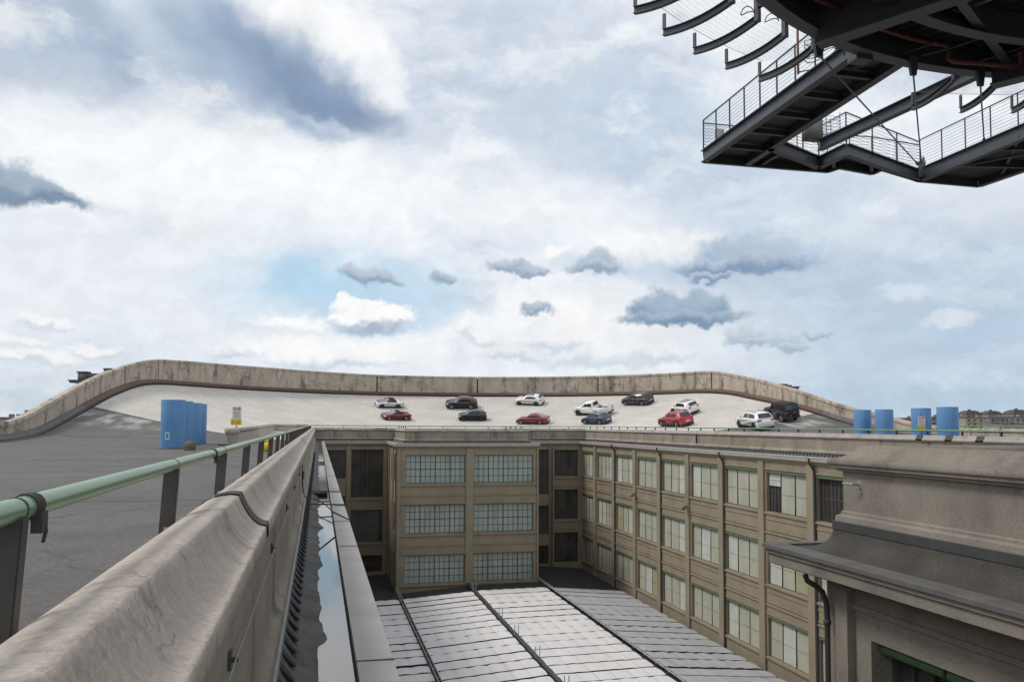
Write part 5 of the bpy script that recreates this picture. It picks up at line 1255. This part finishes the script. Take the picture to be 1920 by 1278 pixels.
car('parked_car', 'dark red saloon with chrome window trim in the lower row, below the white hatchback', 'car',
    ST(L=4.64,W=1.86,H=1.43,wr=.34,wf=.175,wb=.785,top=[(.0,.28),(0,.50),(.012,.66),(.05,.76),(.15,.86),(.27,.93),(.45,.95),(.7,.98),(.82,1.0),(.92,1.02),(.985,.98),(1.0,.76),(1.0,.45),(.985,.30)],belt=.97,paint=PT['red'],gh=[(.27,.91),(.43,1.34),(.52,1.42),(.64,1.42),(.73,1.34),(.875,1.01)],hb=.88,ht=.64,rwm=WG,rear=(.05,.9),sw=[[(.345,.98),(.44,1.25),(.52,1.31),(.63,1.31),(.71,1.22),(.76,1.10),(.72,1.02)]],trim=1,doors=(.5,.66),ztl=.90,zh=.64), (996,796), -.06, 1.03)
car('parked_car', 'small slate blue crossover in the lower row in front of the white pickup', 'car',
    ST(L=4.25,W=1.8,H=1.60,wr=.345,wf=.18,wb=.785,top=hatchtop[:5]+[(.27,1.02),(.45,1.05),(.7,1.06),(.9,1.06),(.98,1.0),(1.0,.78),(1.0,.45),(.985,.30)],belt=1.03,paint=PT['blue'],gh=[(.26,1.0),(.40,1.48),(.50,1.58),(.68,1.58),(.82,1.46),(.955,1.06)],hb=.90,ht=.68,sw=[[(.33,1.07),(.43,1.40),(.50,1.46),(.54,1.46),(.55,1.08)],[(.575,1.08),(.565,1.46),(.66,1.45),(.76,1.32),(.77,1.12)]],ztl=.95,hm=CH,doors=(.5,.66),zh=.74,clad=1), (1112,796), -.10, 1.02)
car('parked_car', 'bright red sport utility car in front of the small boxy white one', 'car',
    ST(L=4.62,W=1.86,H=1.67,wr=.37,wf=.18,wb=.785,top=suvtop,belt=1.07,paint=PT['bred'],gh=[(.26,1.04),(.39,1.54),(.48,1.65),(.74,1.65),(.86,1.58),(.965,1.10)],hb=.90,ht=.70,sw=[[(.34,1.12),(.43,1.46),(.50,1.52),(.56,1.52),(.57,1.13)],[(.59,1.13),(.58,1.52),(.72,1.51),(.80,1.38),(.79,1.16)]],rails=(.44,.80),clad=1,ztl=1.05,rear=(.05,.88),zh=.8,doors=(.5,.67)), (1254,800.5), .16, 1.10)
car('parked_car', 'large white sport utility car with red tail lights, lower row beside the charcoal off roader', 'car',
    ST(L=4.82,W=1.94,H=1.78,wr=.39,wf=.18,wb=.79,top=[(f,z*1.05) for f,z in suvtop],belt=1.13,paint=PT['white'],gh=[(.27,1.10),(.38,1.64),(.46,1.76),(.78,1.76),(.88,1.70),(.975,1.16)],hb=.91,ht=.74,sw=[[(.34,1.18),(.415,1.58),(.47,1.62),(.54,1.62),(.55,1.18)],[(.57,1.18),(.56,1.62),(.75,1.61),(.82,1.48),(.83,1.22)]],rails=(.42,.84),panel=(.46,.60),ztl=1.02,tll=.26,rear=(.06,.86),zh=.85,mirm=PL,rim=DR,doors=(.5,.67),pm=CG), (1400,804), -.02, 1.06)
# ------------------------------------------------------------------ attic pavilions behind the wall
def attic(px0, px1, py_top, py_cor, d, label, dep=5):
    x0, y0 = gpos(px0, d); x1, y1 = gpos(px1, d); zt_ = bd(px0, py_top, d).z; zc = bd(px0, py_cor, d).z
    t = thing('attic_pavilion', label, 'pavilion', (x0, y0, 0)); u = Vector((x1-x0, y1-y0, 0)); W = u.length; u.normalize(); n = Vector((-u.y, u.x, 0))
    fr_ = lambda a, b, c: (u.x*a+n.x*b, u.y*a+n.y*b, c)
    m = MB(); m.box((1.1,.0,-20),(W,dep,zc), fr=fr_); m.box((.6,-.3,zc-1.2),(W,dep+.3,zc-.7), fr=fr_); m.build('wall', MT['farstone'], t)
    m = MB(); m.box((.15,-.9,zc+.003),(W,dep+.9,zc+.30), fr=fr_); m.box((.0,-1.1,zc+.303),(W,dep+1.1,zc+.42), fr=fr_); m.build('cornice', MT['farstone'], t)
    m = MB(); m.box((1.2,.1,zc+.423),(W,dep-.1,zt_-.5), fr=fr_); m.box((.95,-.1,zt_-.497),(W,dep+.1,zt_-.15), fr=fr_); m.build('attic_wall', MT['farstone'], t)
    m = MB(); m.box((.95,-.25,zc+.425),(2.1,.9,zt_-.1), fr=fr_); m.box((.8,-.4,zt_-.098),(2.25,1.05,zt_+.12), fr=fr_); m.build('corner_pier', MT['farstone'], t, bevel=.06)
    m = MB(); m.box((4.3,.3,zt_-.14),(5.4,1.4,zt_+.45), fr=fr_); m.box((4.2,.2,zt_+.452),(5.5,1.5,zt_+.62), fr=fr_); m.build('chimney', MT['farstone'], t, bevel=.05)
    return t
attic(131, 216, 697, 717.5, 112, 'dark weathered stone attic with cornice rising behind the left end of the banked wall')
attic(1484, 1440, 721, 731, 125, 'small dark stone cornice peeping over the right slope of the banked wall', 3)
# ------------------------------------------------------------------ far city
m = MB(); n = 64; GZ = -25.0
vs = [(0,0,GZ)]+[(6000*cos(2*pi*k/n), 6000*sin(2*pi*k/n), GZ) for k in range(n)]; m.add(vs, [(0,1+k,1+(k+1)%n) for k in range(n)])
g = m.build('ground', M('city_ground', (.11,.115,.09), (.16,.15,.13), .02, rough=.95)); struct(g)
BR = [M('hazed_brick_block', (.26,.235,.235), (.20,.18,.185), .3, rough=.9), M('hazed_grey_block', (.32,.32,.335), (.25,.25,.265), .3, rough=.9), M('cream_block', (.38,.34,.26), (.30,.27,.21), .3, rough=.9)]  # brick and grey walls greyed and lightened to stand in for distance haze
WN = M('city_window', (.05,.055,.065), rough=.3); BA = M('pale_balcony', (.36,.35,.34), rough=.8); RF = M('reddish_roof', (.21,.175,.17), rough=.9)
def block(label, pxa, pxb, pytop, d, mt, dome=0, floors=7, dep=16, z_hi=None):
    hy = 793+.005*((pxa+pxb)/2-597)
    x0, y0 = gpos(pxa, d); x1, y1 = gpos(pxb, d); zt_ = CZ+(hy-pytop)*d/1500
    cx, cy = (x0+x1)/2, (y0+y1)/2
    t = thing('apartment_block', label, 'building', (cx, cy, GZ), group='far apartment blocks on the horizon'); u = Vector((x1-x0, y1-y0, 0)); W = u.length; u.normalize(); n_ = Vector((-u.y, u.x, 0)); H = zt_-GZ
    if n_.dot(Vector((cx,cy,0))) < 0: n_ = -n_
    fr_ = lambda a, b, c: (u.x*a+n_.x*b, u.y*a+n_.y*b, c)
    body = H if not dome else H-3.4
    m = MB(); m.box((-W/2,0,0),(W/2,dep,body), fr=fr_); m.build('wall', mt, t)
    nb_ = max(3, int(W/4.2))
    for f in range(floors):
        z = body-2.9-f*3.1; m = MB()
        for i in range(nb_):
            a = -W/2+W*(i+.5)/nb_
            m.box((a-.75,-.06,z),(a+.75,-.001,z+1.6), fr=fr_)
        m.build('window_row', WN, t)
        m = MB()
        for i in range(nb_):
            if (i+f//9) % 3 != 1: continue
            a = -W/2+W*(i+.5)/nb_; m.box((a-1.7,-1.2,z-.9),(a+1.7,-.065,z+.15), fr=fr_)
        if m.v: m.build('balcony', BA, t)
    m = MB(); m.box((-W/2-.5,-.6,body+.003),(W/2+.5,dep+.6,body+.6), fr=fr_)
    if dome:
        for k, s in enumerate((.97,.88,.74,.52)): m.box((-W/2*s,dep/2*(1-s),body+.603+k*.75),(W/2*s,dep-dep/2*(1-s),body+.6+(k+1)*.75-.003), fr=fr_)
        m.box((-1,dep/2-1,body+3.6),(1,dep/2+1,body+4.8), fr=fr_); m.box((-W*.3,1,body+1.4),(-W*.3+1.5,2.5,body+2.9), fr=fr_); m.box((W*.22,1,body+2.1),(W*.22+1.5,2.5,body+3.2), fr=fr_)
    m.build('roof', RF if not dome else MT['farstone'], t)
    if not dome:
        m = MB(); a = W*.2; m.box((a,2,body+.603),(a+2,4,body+2.2), fr=fr_); m.build('chimney', mt, t)
block('low brick apartment block seen between the third and fourth right blue ducts', 1744, 1760, 782, 640, BR[0])
block('pale grey apartment block directly right of the largest right blue duct', 1793, 1812, 781.5, 640, BR[1])
block('cream and grey slab block under the domed tower', 1811, 1845, 783, 620, BR[2])
block('grey slab block between the two towers', 1843, 1860, 784, 635, BR[1])
block('brown slab block below the terraced tower', 1858, 1885, 782.5, 625, BR[0])
block('long grey brown slab block toward the right border', 1883, 1925, 782, 630, BR[1])
block('tall tower with a dark domed roof on the right horizon', 1812, 1842, 769.5, 760, BR[0], dome=1)
block('tall terraced tower with a stepped top right of the domed tower', 1853, 1881, 770.0, 770, BR[1], dome=1)
block('dark stepped tower cut by the right border of the photo', 1901, 1932, 768.0, 700, BR[0], dome=1)
block('low brick block left of the third right blue duct', 1694, 1710, 784, 700, BR[0])
block('brown house with a low hipped roof at the left border', -8, 19, 783.5, 420, BR[0])
block('tiny dark rooftop hut beyond the left outer parapet', 33.5, 41, 779, 300, BR[0], floors=2, dep=4)
block('long pale warehouse on the horizon behind the right outer rail', 1880, 1990, 797, 380, BR[1], floors=2)
# trees
LF = M('leaf_green', (.06,.10,.035), (.035,.065,.022), .8, rough=.9); TR = M('bark', (.06,.045,.035), rough=.95)
def tree(px, pyt, d, r, label):
    hy = 793+.005*(px-597); x, y = gpos(px, d); top = CZ+(hy-pyt)*d/1500; H = top-GZ; rg_ = random.Random(int(px))
    t = thing('broadleaf_tree', label, 'tree', (x, y, GZ), group='trees in front of the far blocks')
    m = MB(); m.tube([(0,0,0),(.2,.1,H*.3),(.0,.2,H*.6),(.1,0,H*.85)], [.45,.36,.24,.08], 8)
    for k in range(6):
        a = k*1.1; m.tube([(0,.1,H*(.4+.06*k)),(r*.5*cos(a),r*.5*sin(a),H*(.55+.05*k)),(r*.8*cos(a),r*.8*sin(a),H*(.66+.04*k))], [.16,.1,.03], 5)
    m.build('trunk', TR, t); m = MB(); vs = []; fs = []
    cl = [(rg_.uniform(-.65,.65)*r, rg_.uniform(-.65,.65)*r, H-r*.9-rg_.uniform(-.35,1.4)*r*.7, r*rg_.uniform(.3,.5)) for _ in range(16)]+[(0,0,H-r*.45,r*.45)]
    for (cx, cy, cz, cr) in cl:
        for _ in range(130):
            v = Vector((rg_.gauss(0,1), rg_.gauss(0,1), rg_.gauss(0,1))).normalized()*cr*rg_.uniform(.6,1.05); q = Vector((cx,cy,cz))+v
            a = Vector((rg_.gauss(0,1), rg_.gauss(0,1), rg_.gauss(0,1))).normalized()*.32; b = v.cross(a).normalized()*.32; nn = len(vs)
            vs += [q-a-b*.6, q+a-b*.6, q+a*.6+b, q-a*.6+b]; fs.append((nn,nn+1,nn+2,nn+3))
    m.add(vs, fs); m.build('crown', LF, t)
tree(1825, 796.5, 430, 4.2, 'round green tree in front of the cream slab block under the domed tower')
tree(1856, 796.0, 430, 4.8, 'wide green tree in front of the brown slab block, second of three on the horizon')
tree(1893, 797.0, 430, 4.2, 'small green tree near the right border of the horizon')
tree(1757, 797.5, 430, 3.5, 'small green tree between the third and fourth right blue ducts')
tree(1808, 799, 400, 3.6, 'low green treetop just left of the cream slab block')
tree(1840, 799, 400, 3.6, 'low green treetop between the two larger round trees')
tree(1873, 799.3, 400, 3.6, 'low green treetop right of the wide green tree')
# ------------------------------------------------------------------ sun
SAZ, SEL = radians(-70), radians(52)
sd_ = bpy.data.lights.new('sun', 'SUN'); sd_.energy = 1.8; sd_.angle = radians(14); sd_.color = (1,.95,.88)
so = bpy.data.objects.new('sun', sd_); COL.objects.link(so)
sdir = Vector((sin(SAZ)*cos(SEL), cos(SAZ)*cos(SEL), sin(SEL))); so.rotation_euler = (-sdir).to_track_quat('-Z', 'Y').to_euler()
# ------------------------------------------------------------------ sky
w = bpy.data.worlds.new('World'); scene.world = w; w.use_nodes = True; nt = w.node_tree; N_ = nt.nodes; Lk = nt.links
bg = N_['Background']; bg.inputs['Strength'].default_value = 1.0
tc = N_.new('ShaderNodeTexCoord')
sky = N_.new('ShaderNodeTexSky'); sky.sky_type = 'NISHITA'; sky.sun_disc = False; sky.sun_elevation = SEL; sky.sun_rotation = SAZ
sp_ = N_.new('ShaderNodeSeparateXYZ'); Lk.new(tc.outputs['Generated'], sp_.inputs[0])
def wm(op, a, b=None, c=None):
    n = N_.new('ShaderNodeMath'); n.operation = op
    for i, v in enumerate((a, b, c)):
        if v is None: continue
        if isinstance(v, (int, float)): n.inputs[i].default_value = v
        else: Lk.new(v, n.inputs[i])
    return n.outputs[0]
az = wm('ARCTAN2', sp_.outputs[0], sp_.outputs[1]); el = wm('ARCSINE', sp_.outputs[2])
cb = N_.new('ShaderNodeCombineXYZ'); Lk.new(az, cb.inputs[0]); Lk.new(el, cb.inputs[1])
def wn(scale, st=(1,1,1), rot=0, detail=8, rg=.55, off=(0,0,0)):
    mp = N_.new('ShaderNodeMapping'); mp.inputs['Scale'].default_value = st; mp.inputs['Rotation'].default_value = (0,0,rot); mp.inputs['Location'].default_value = off; Lk.new(tc.outputs['Generated'] if st == (1,1,1) else cb.outputs[0], mp.inputs[0])
    n = N_.new('ShaderNodeTexNoise'); n.inputs['Scale'].default_value = scale; n.inputs['Detail'].default_value = detail; n.inputs['Roughness'].default_value = rg; Lk.new(mp.outputs[0], n.inputs['Vector']); return n
def warp(base, n, amp):
    s = N_.new('ShaderNodeVectorMath'); s.operation = 'SUBTRACT'; Lk.new(n.outputs['Color'], s.inputs[0]); s.inputs[1].default_value = (.5,.5,.5)
    k = N_.new('ShaderNodeVectorMath'); k.operation = 'SCALE'; Lk.new(s.outputs[0], k.inputs[0]); k.inputs['Scale'].default_value = amp
    a = N_.new('ShaderNodeVectorMath'); a.operation = 'ADD'; Lk.new(base, a.inputs[0]); Lk.new(k.outputs[0], a.inputs[1]); return a.outputs[0]
P1 = warp(warp(cb.outputs[0], wn(7, detail=3), .06), wn(20, detail=6, rg=.55), .055)                      # large soft warp
P2 = warp(warp(warp(cb.outputs[0], wn(40, detail=4, rg=.55), .034), wn(11, off=(3,1,2), detail=3), .022), wn(110, detail=3, rg=.6), .008)   # crisp cumulus edges
def wr(v, a, b, c=0., d=1.):
    n = N_.new('ShaderNodeMapRange'); n.interpolation_type = 'SMOOTHSTEP'; n.inputs[1].default_value = a; n.inputs[2].default_value = b; n.inputs[3].default_value = c; n.inputs[4].default_value = d; Lk.new(v, n.inputs[0]); return n.outputs[0]
def wmix(f, a, b):
    n = N_.new('ShaderNodeMix'); n.data_type = 'RGBA'
    for i, v in ((0, f), (6, a), (7, b)):
        if isinstance(v, float): n.inputs[i].default_value = v
        elif isinstance(v, tuple): n.inputs[i].default_value = v
        else: Lk.new(v, n.inputs[i])
    return n.outputs[2]
def azel(px, py): r = ray(px, py).normalized(); return atan2(r.x, r.y), math.asin(r.z)
sk = N_.new('ShaderNodeVectorMath'); sk.operation = 'SCALE'; Lk.new(sky.outputs[0], sk.inputs[0]); sk.inputs['Scale'].default_value = .10
cur = wmix(.80, sk.outputs[0], lin((200,215,232)))
def wnp(P, scale, st, detail=6, rg=.6, rot=0, off=(0,0,0)):
    mp = N_.new('ShaderNodeMapping'); mp.inputs['Scale'].default_value = st; mp.inputs['Rotation'].default_value = (0,0,rot); mp.inputs['Location'].default_value = off; Lk.new(P, mp.inputs[0])
    n = N_.new('ShaderNodeTexNoise'); n.inputs['Scale'].default_value = scale; n.inputs['Detail'].default_value = detail; n.inputs['Roughness'].default_value = rg; Lk.new(mp.outputs[0], n.inputs['Vector']); return n.outputs[0]
n1 = wr(wnp(P1, 3.0, (1,2.0,1), 7), .34, .58); cur = wmix(n1, cur, lin((247,249,252)))
n2 = wr(wnp(P1, 4.2, (1,2.8,1), 7, .62, -.2, (5,2,0)), .46, .72); cur = wmix(wm('MULTIPLY', n2, .7), cur, lin((184,199,218)))
# everything overhead and behind the camera: bright broken overcast
def blob(px, py, rx, ry, col, rot=0, soft=.5, a=1.0, P=None, edge=1.0):
    global cur
    c = azel(px, py); mp = N_.new('ShaderNodeMapping'); mp.vector_type = 'TEXTURE'
    mp.inputs['Location'].default_value = (c[0], c[1], 0); mp.inputs['Rotation'].default_value = (0,0,-rot); mp.inputs['Scale'].default_value = (rx/1500, ry/1500, 1)
    ma = N_.new('ShaderNodeVectorMath'); ma.operation = 'MULTIPLY_ADD'; Lk.new(cur, ma.inputs[0]); ma.inputs[1].default_value = (1e-6,1e-6,0); Lk.new(P, ma.inputs[2])
    Lk.new(ma.outputs[0], mp.inputs[0])
    ln = N_.new('ShaderNodeVectorMath'); ln.operation = 'LENGTH'; Lk.new(mp.outputs[0], ln.inputs[0])
    f = wr(ln.outputs['Value'], edge-soft, edge+soft, a, 0.)
    cur = wmix(f, cur, lin(col))
SOFT_, CR = P1, P2
def cumulus(px, py, rx, ry, low, top, rot=0, soft=.35, a=1.0, edge=1.0, g=(-.7,.75), P=None, gdir=(0,1)):
    # cloud lump whose lit side faces gdir and whose base is shaded
    global cur
    P = P or CR
    c = azel(px, py); ma = N_.new('ShaderNodeVectorMath'); ma.operation = 'MULTIPLY_ADD'; Lk.new(cur, ma.inputs[0]); ma.inputs[1].default_value = (1e-6,1e-6,0); Lk.new(P, ma.inputs[2])
    mp = N_.new('ShaderNodeMapping'); mp.vector_type = 'TEXTURE'
    mp.inputs['Location'].default_value = (c[0], c[1], 0); mp.inputs['Rotation'].default_value = (0,0,-rot); mp.inputs['Scale'].default_value = (rx/1500, ry/1500, 1)
    Lk.new(ma.outputs[0], mp.inputs[0])
    ln = N_.new('ShaderNodeVectorMath'); ln.operation = 'LENGTH'; Lk.new(mp.outputs[0], ln.inputs[0])
    f = wr(ln.outputs['Value'], edge-soft, edge+soft, a, 0.)
    dt = N_.new('ShaderNodeVectorMath'); dt.operation = 'DOT_PRODUCT'; Lk.new(mp.outputs[0], dt.inputs[0]); dt.inputs[1].default_value = (gdir[0], gdir[1], 0)
    sh = wr(dt.outputs['Value'], g[0], g[1])
    cur = wmix(f, cur, wmix(sh, lin(low), lin(top)))
B = [
 (120,90,330,190,(158,178,203),.1,.7,.75,0),(330,170,160,70,(150,170,196),.5,.6,.6,0),(60,290,150,70,(178,194,213),0,.7,.6,0),
 (520,360,650,110,(250,252,254),.05,.7,.95,0),(250,520,380,170,(232,237,244),0,.8,.85,0),(900,330,330,90,(232,239,247),-.1,.7,.6,0),
 (960,180,260,170,(196,209,226),.3,.8,.7,0),(1080,90,130,110,(226,231,240),.5,.7,.7,0),(1250,230,260,120,(186,204,225),.4,.8,.75,0),
 (640,550,200,60,(176,213,236),.03,.75,.95,0),(495,530,60,80,(240,244,248),.3,.6,.8,0),(560,600,70,14,(250,251,252),0,.5,.9,0),
 (880,455,420,60,(214,226,241),.05,.8,.6,0),(1150,400,300,50,(238,242,248),.35,.6,.7,1),(1480,300,280,60,(190,206,227),.1,.8,.6,0),
 (1450,430,170,40,(236,241,247),.2,.6,.6,1),(1430,370,95,32,(244,247,251),-.05,.45,.85,1),(1600,510,330,130,(183,202,223),.15,.8,.8,0),
 (1720,640,330,120,(180,200,221),.1,.8,.75,0),(1180,620,350,80,(244,245,246),.1,.7,.8,0),(900,690,500,45,(238,243,247),0,.7,.8,0),
 (1780,420,150,60,(205,217,231),.1,.8,.6,1),(200,670,320,60,(205,218,232),0,.8,.7,0),(1600,760,500,40,(176,200,219),0,.8,.7,0),(20,760,160,50,(178,196,208),0,.7,.6,0),
 (1230,460,140,28,(250,250,250),.05,.5,.9,1),(640,640,160,20,(246,248,250),0,.5,.8,1),(560,650,90,16,(250,250,249),0,.5,.8,1),
 (1695,548,42,16,(214,224,235),0,.45,.8,1),(1792,594,40,12,(220,229,238),0,.45,.8,1),(1700,300,0.1,0.1,(200,200,200),0,.1,0.,1),
 (1850,380,90,40,(222,229,238),.2,.6,.6,1),(1620,440,120,26,(222,230,239),.25,.6,.6,1),(1370,35,120,60,(244,247,250),.6,.6,.85,0),(1560,230,200,60,(240,245,250),.2,.7,.8,0),(1800,260,160,60,(236,242,249),.1,.7,.7,0),
]
NB_ = 26
for k_, b in enumerate(B):
    if k_ == NB_:
        wisp = wr(wnp(P2, 8, (1,2.8,1), 6, .55, -.15, (1,7,0)), .46, .70, 0., .6); cur = wmix(wisp, cur, lin((251,252,253)))
        wisp2 = wr(wnp(P2, 6, (1,3.2,1), 6, .55, -.1, (9,1,0)), .50, .72, 0., .5); cur = wmix(wisp2, cur, lin((186,201,219)))
        for q in ((430,345,430,62,(250,252,254),.03,.7,.85),(230,540,330,110,(234,239,245),0,.8,.75),(1000,420,260,40,(247,249,252),.1,.7,.6),(1680,620,330,170,(188,206,225),.1,.8,.65),(1480,290,200,70,(200,214,231),.1,.8,.5),(520,690,260,30,(232,238,245),0,.8,.6)): blob(*q, SOFT_)
    blob(b[0], b[1], b[2], b[3], b[4], b[5], b[6], b[7], SOFT_ if b[8] == 0 else CR)
blob(650,552,200,52,(190,218,238),.02,.8,.85,SOFT_); blob(560,530,70,36,(178,213,237),.0,.7,.75,SOFT_)
blob(555,602,72,11,(251,252,253),0,.5,.9,CR); blob(620,655,190,22,(248,249,250),0,.5,.8,CR)
# the big billowing cloud at upper left
cumulus(300,45,95,60,(196,209,225),(238,243,249),.4,.45,.85)
cumulus(420,60,150,75,(176,193,213),(216,225,237),.45,.4,.95,g=(-.6,.9))
cumulus(560,75,190,92,(150,171,197),(250,251,253),.50,.24,.98,g=(-.75,.25))
cumulus(650,120,100,85,(150,170,196),(250,251,253),.80,.22,.98,g=(-.8,.2))
cumulus(690,175,60,62,(160,179,202),(240,244,249),.9,.25,.95,g=(-.8,.4))
blob(455,110,120,44,(158,177,201),.42,.8,.8,SOFT_); blob(570,155,135,42,(136,157,185),.42,.8,.85,SOFT_); blob(650,195,85,26,(133,154,183),.35,.8,.8,SOFT_)
cumulus(600,240,60,14,(160,181,206),(196,209,226),.15,.5,.6)
# small flat based clouds
D1, T1 = (132,153,177), (186,199,214)
for q in ((28,345,66,30),(90,364,60,16),(130,372,28,9)): cumulus(*q, (126,147,170), (168,184,201), .12, .35, .97)
for q in ((688,517,46,17),(724,524,34,9),(838,527,26,16),(965,503,54,13),(1005,514,34,9),(1125,492,34,22),(1122,505,50,13),(1010,580,30,11)): cumulus(*q, (150,169,191), (190,203,218), .08, .35, .95)
blob(1040,470,34,12,(252,252,250),-.2,.5,.9,CR)
for q in ((1385,478,70,30),(1420,490,90,22),(1330,500,60,16),(1325,522,36,9)): cumulus(*q, (134,157,184), (184,199,217), 0, .35, .96)
for q in ((1220,572,38,24),(1318,574,46,28),(1270,585,60,22),(1275,598,112,15)): cumulus(*q, (124,150,176), (168,187,205), 0, .3, .97)
for q in ((1405,632,40,15),(1440,642,55,10),(1535,630,26,9),(1480,650,30,7)): cumulus(*q, (166,184,204), (200,212,224), 0, .4, .9)
# bright cumulus low left of centre
for q in ((662,578,36,22),(700,576,40,18),(735,590,42,20),(690,598,70,20)): cumulus(*q, (186,199,214), (253,253,253), 0, .22, .98, g=(-.6,.1))
blob(700,606,60,9,(168,185,204),0,.7,.8,SOFT_)
for q in ((885,618,36,20),(905,630,30,12),(92,604,44,12),(28,650,50,14),(172,662,46,12),(50,672,70,12)): cumulus(*q, (212,220,229), (247,248,249), 0, .35, .85, g=(-.6,.2))
for q in ((440,660,40,11),(1130,668,120,18),(1250,662,46,16),(1040,640,56,15),(960,660,60,12),(620,676,110,10)): cumulus(*q, (196,209,221), (238,241,244), 0, .45, .75)
# fine mottling of every cloud
f = wr(wnp(P1, 24, (1,1.8,1), 5), .3, .7, .955, 1.04)
gm = N_.new('ShaderNodeVectorMath'); gm.operation = 'SCALE'; Lk.new(cur, gm.inputs[0]); Lk.new(f, gm.inputs['Scale'])
Lk.new(gm.outputs[0], bg.inputs[0])
try: w.cycles.sampling_method = 'MANUAL'; w.cycles.sample_map_resolution = 512
except Exception: pass
# ------------------------------------------------------------------ put every empty at its thing's base
bpy.context.view_layer.update()
for o in list(COL.objects):
    if o.type == 'EMPTY' and o.location.length < 1e-6 and o.children:
        lo = Vector((1e9,)*3); hi = -lo
        for c in o.children:
            for q in c.bound_box:
                p = c.matrix_world @ Vector(q); lo = Vector(map(min, lo, p)); hi = Vector(map(max, hi, p))
        b = Vector(((lo.x+hi.x)/2, (lo.y+hi.y)/2, lo.z)); o.location = b
        for c in o.children: c.location = c.location-b
for o in list(COL.objects):
    if o.type == 'MESH' and o.parent is None and o.location.length < 1e-6 and o.get('kind') is None:
        me = o.data; n = len(me.vertices); c = sum((v.co for v in me.vertices), Vector())/n; c.z = min(v.co.z for v in me.vertices)
        me.transform(Matrix.Translation(-c)); o.location = c
# ------------------------------------------------------------------ render settings
scene.view_settings.view_transform = 'Standard'; scene.view_settings.look = 'None'; scene.view_settings.exposure = 0; scene.view_settings.gamma = 1
scene.cycles.max_bounces = 6; scene.cycles.use_denoising = True
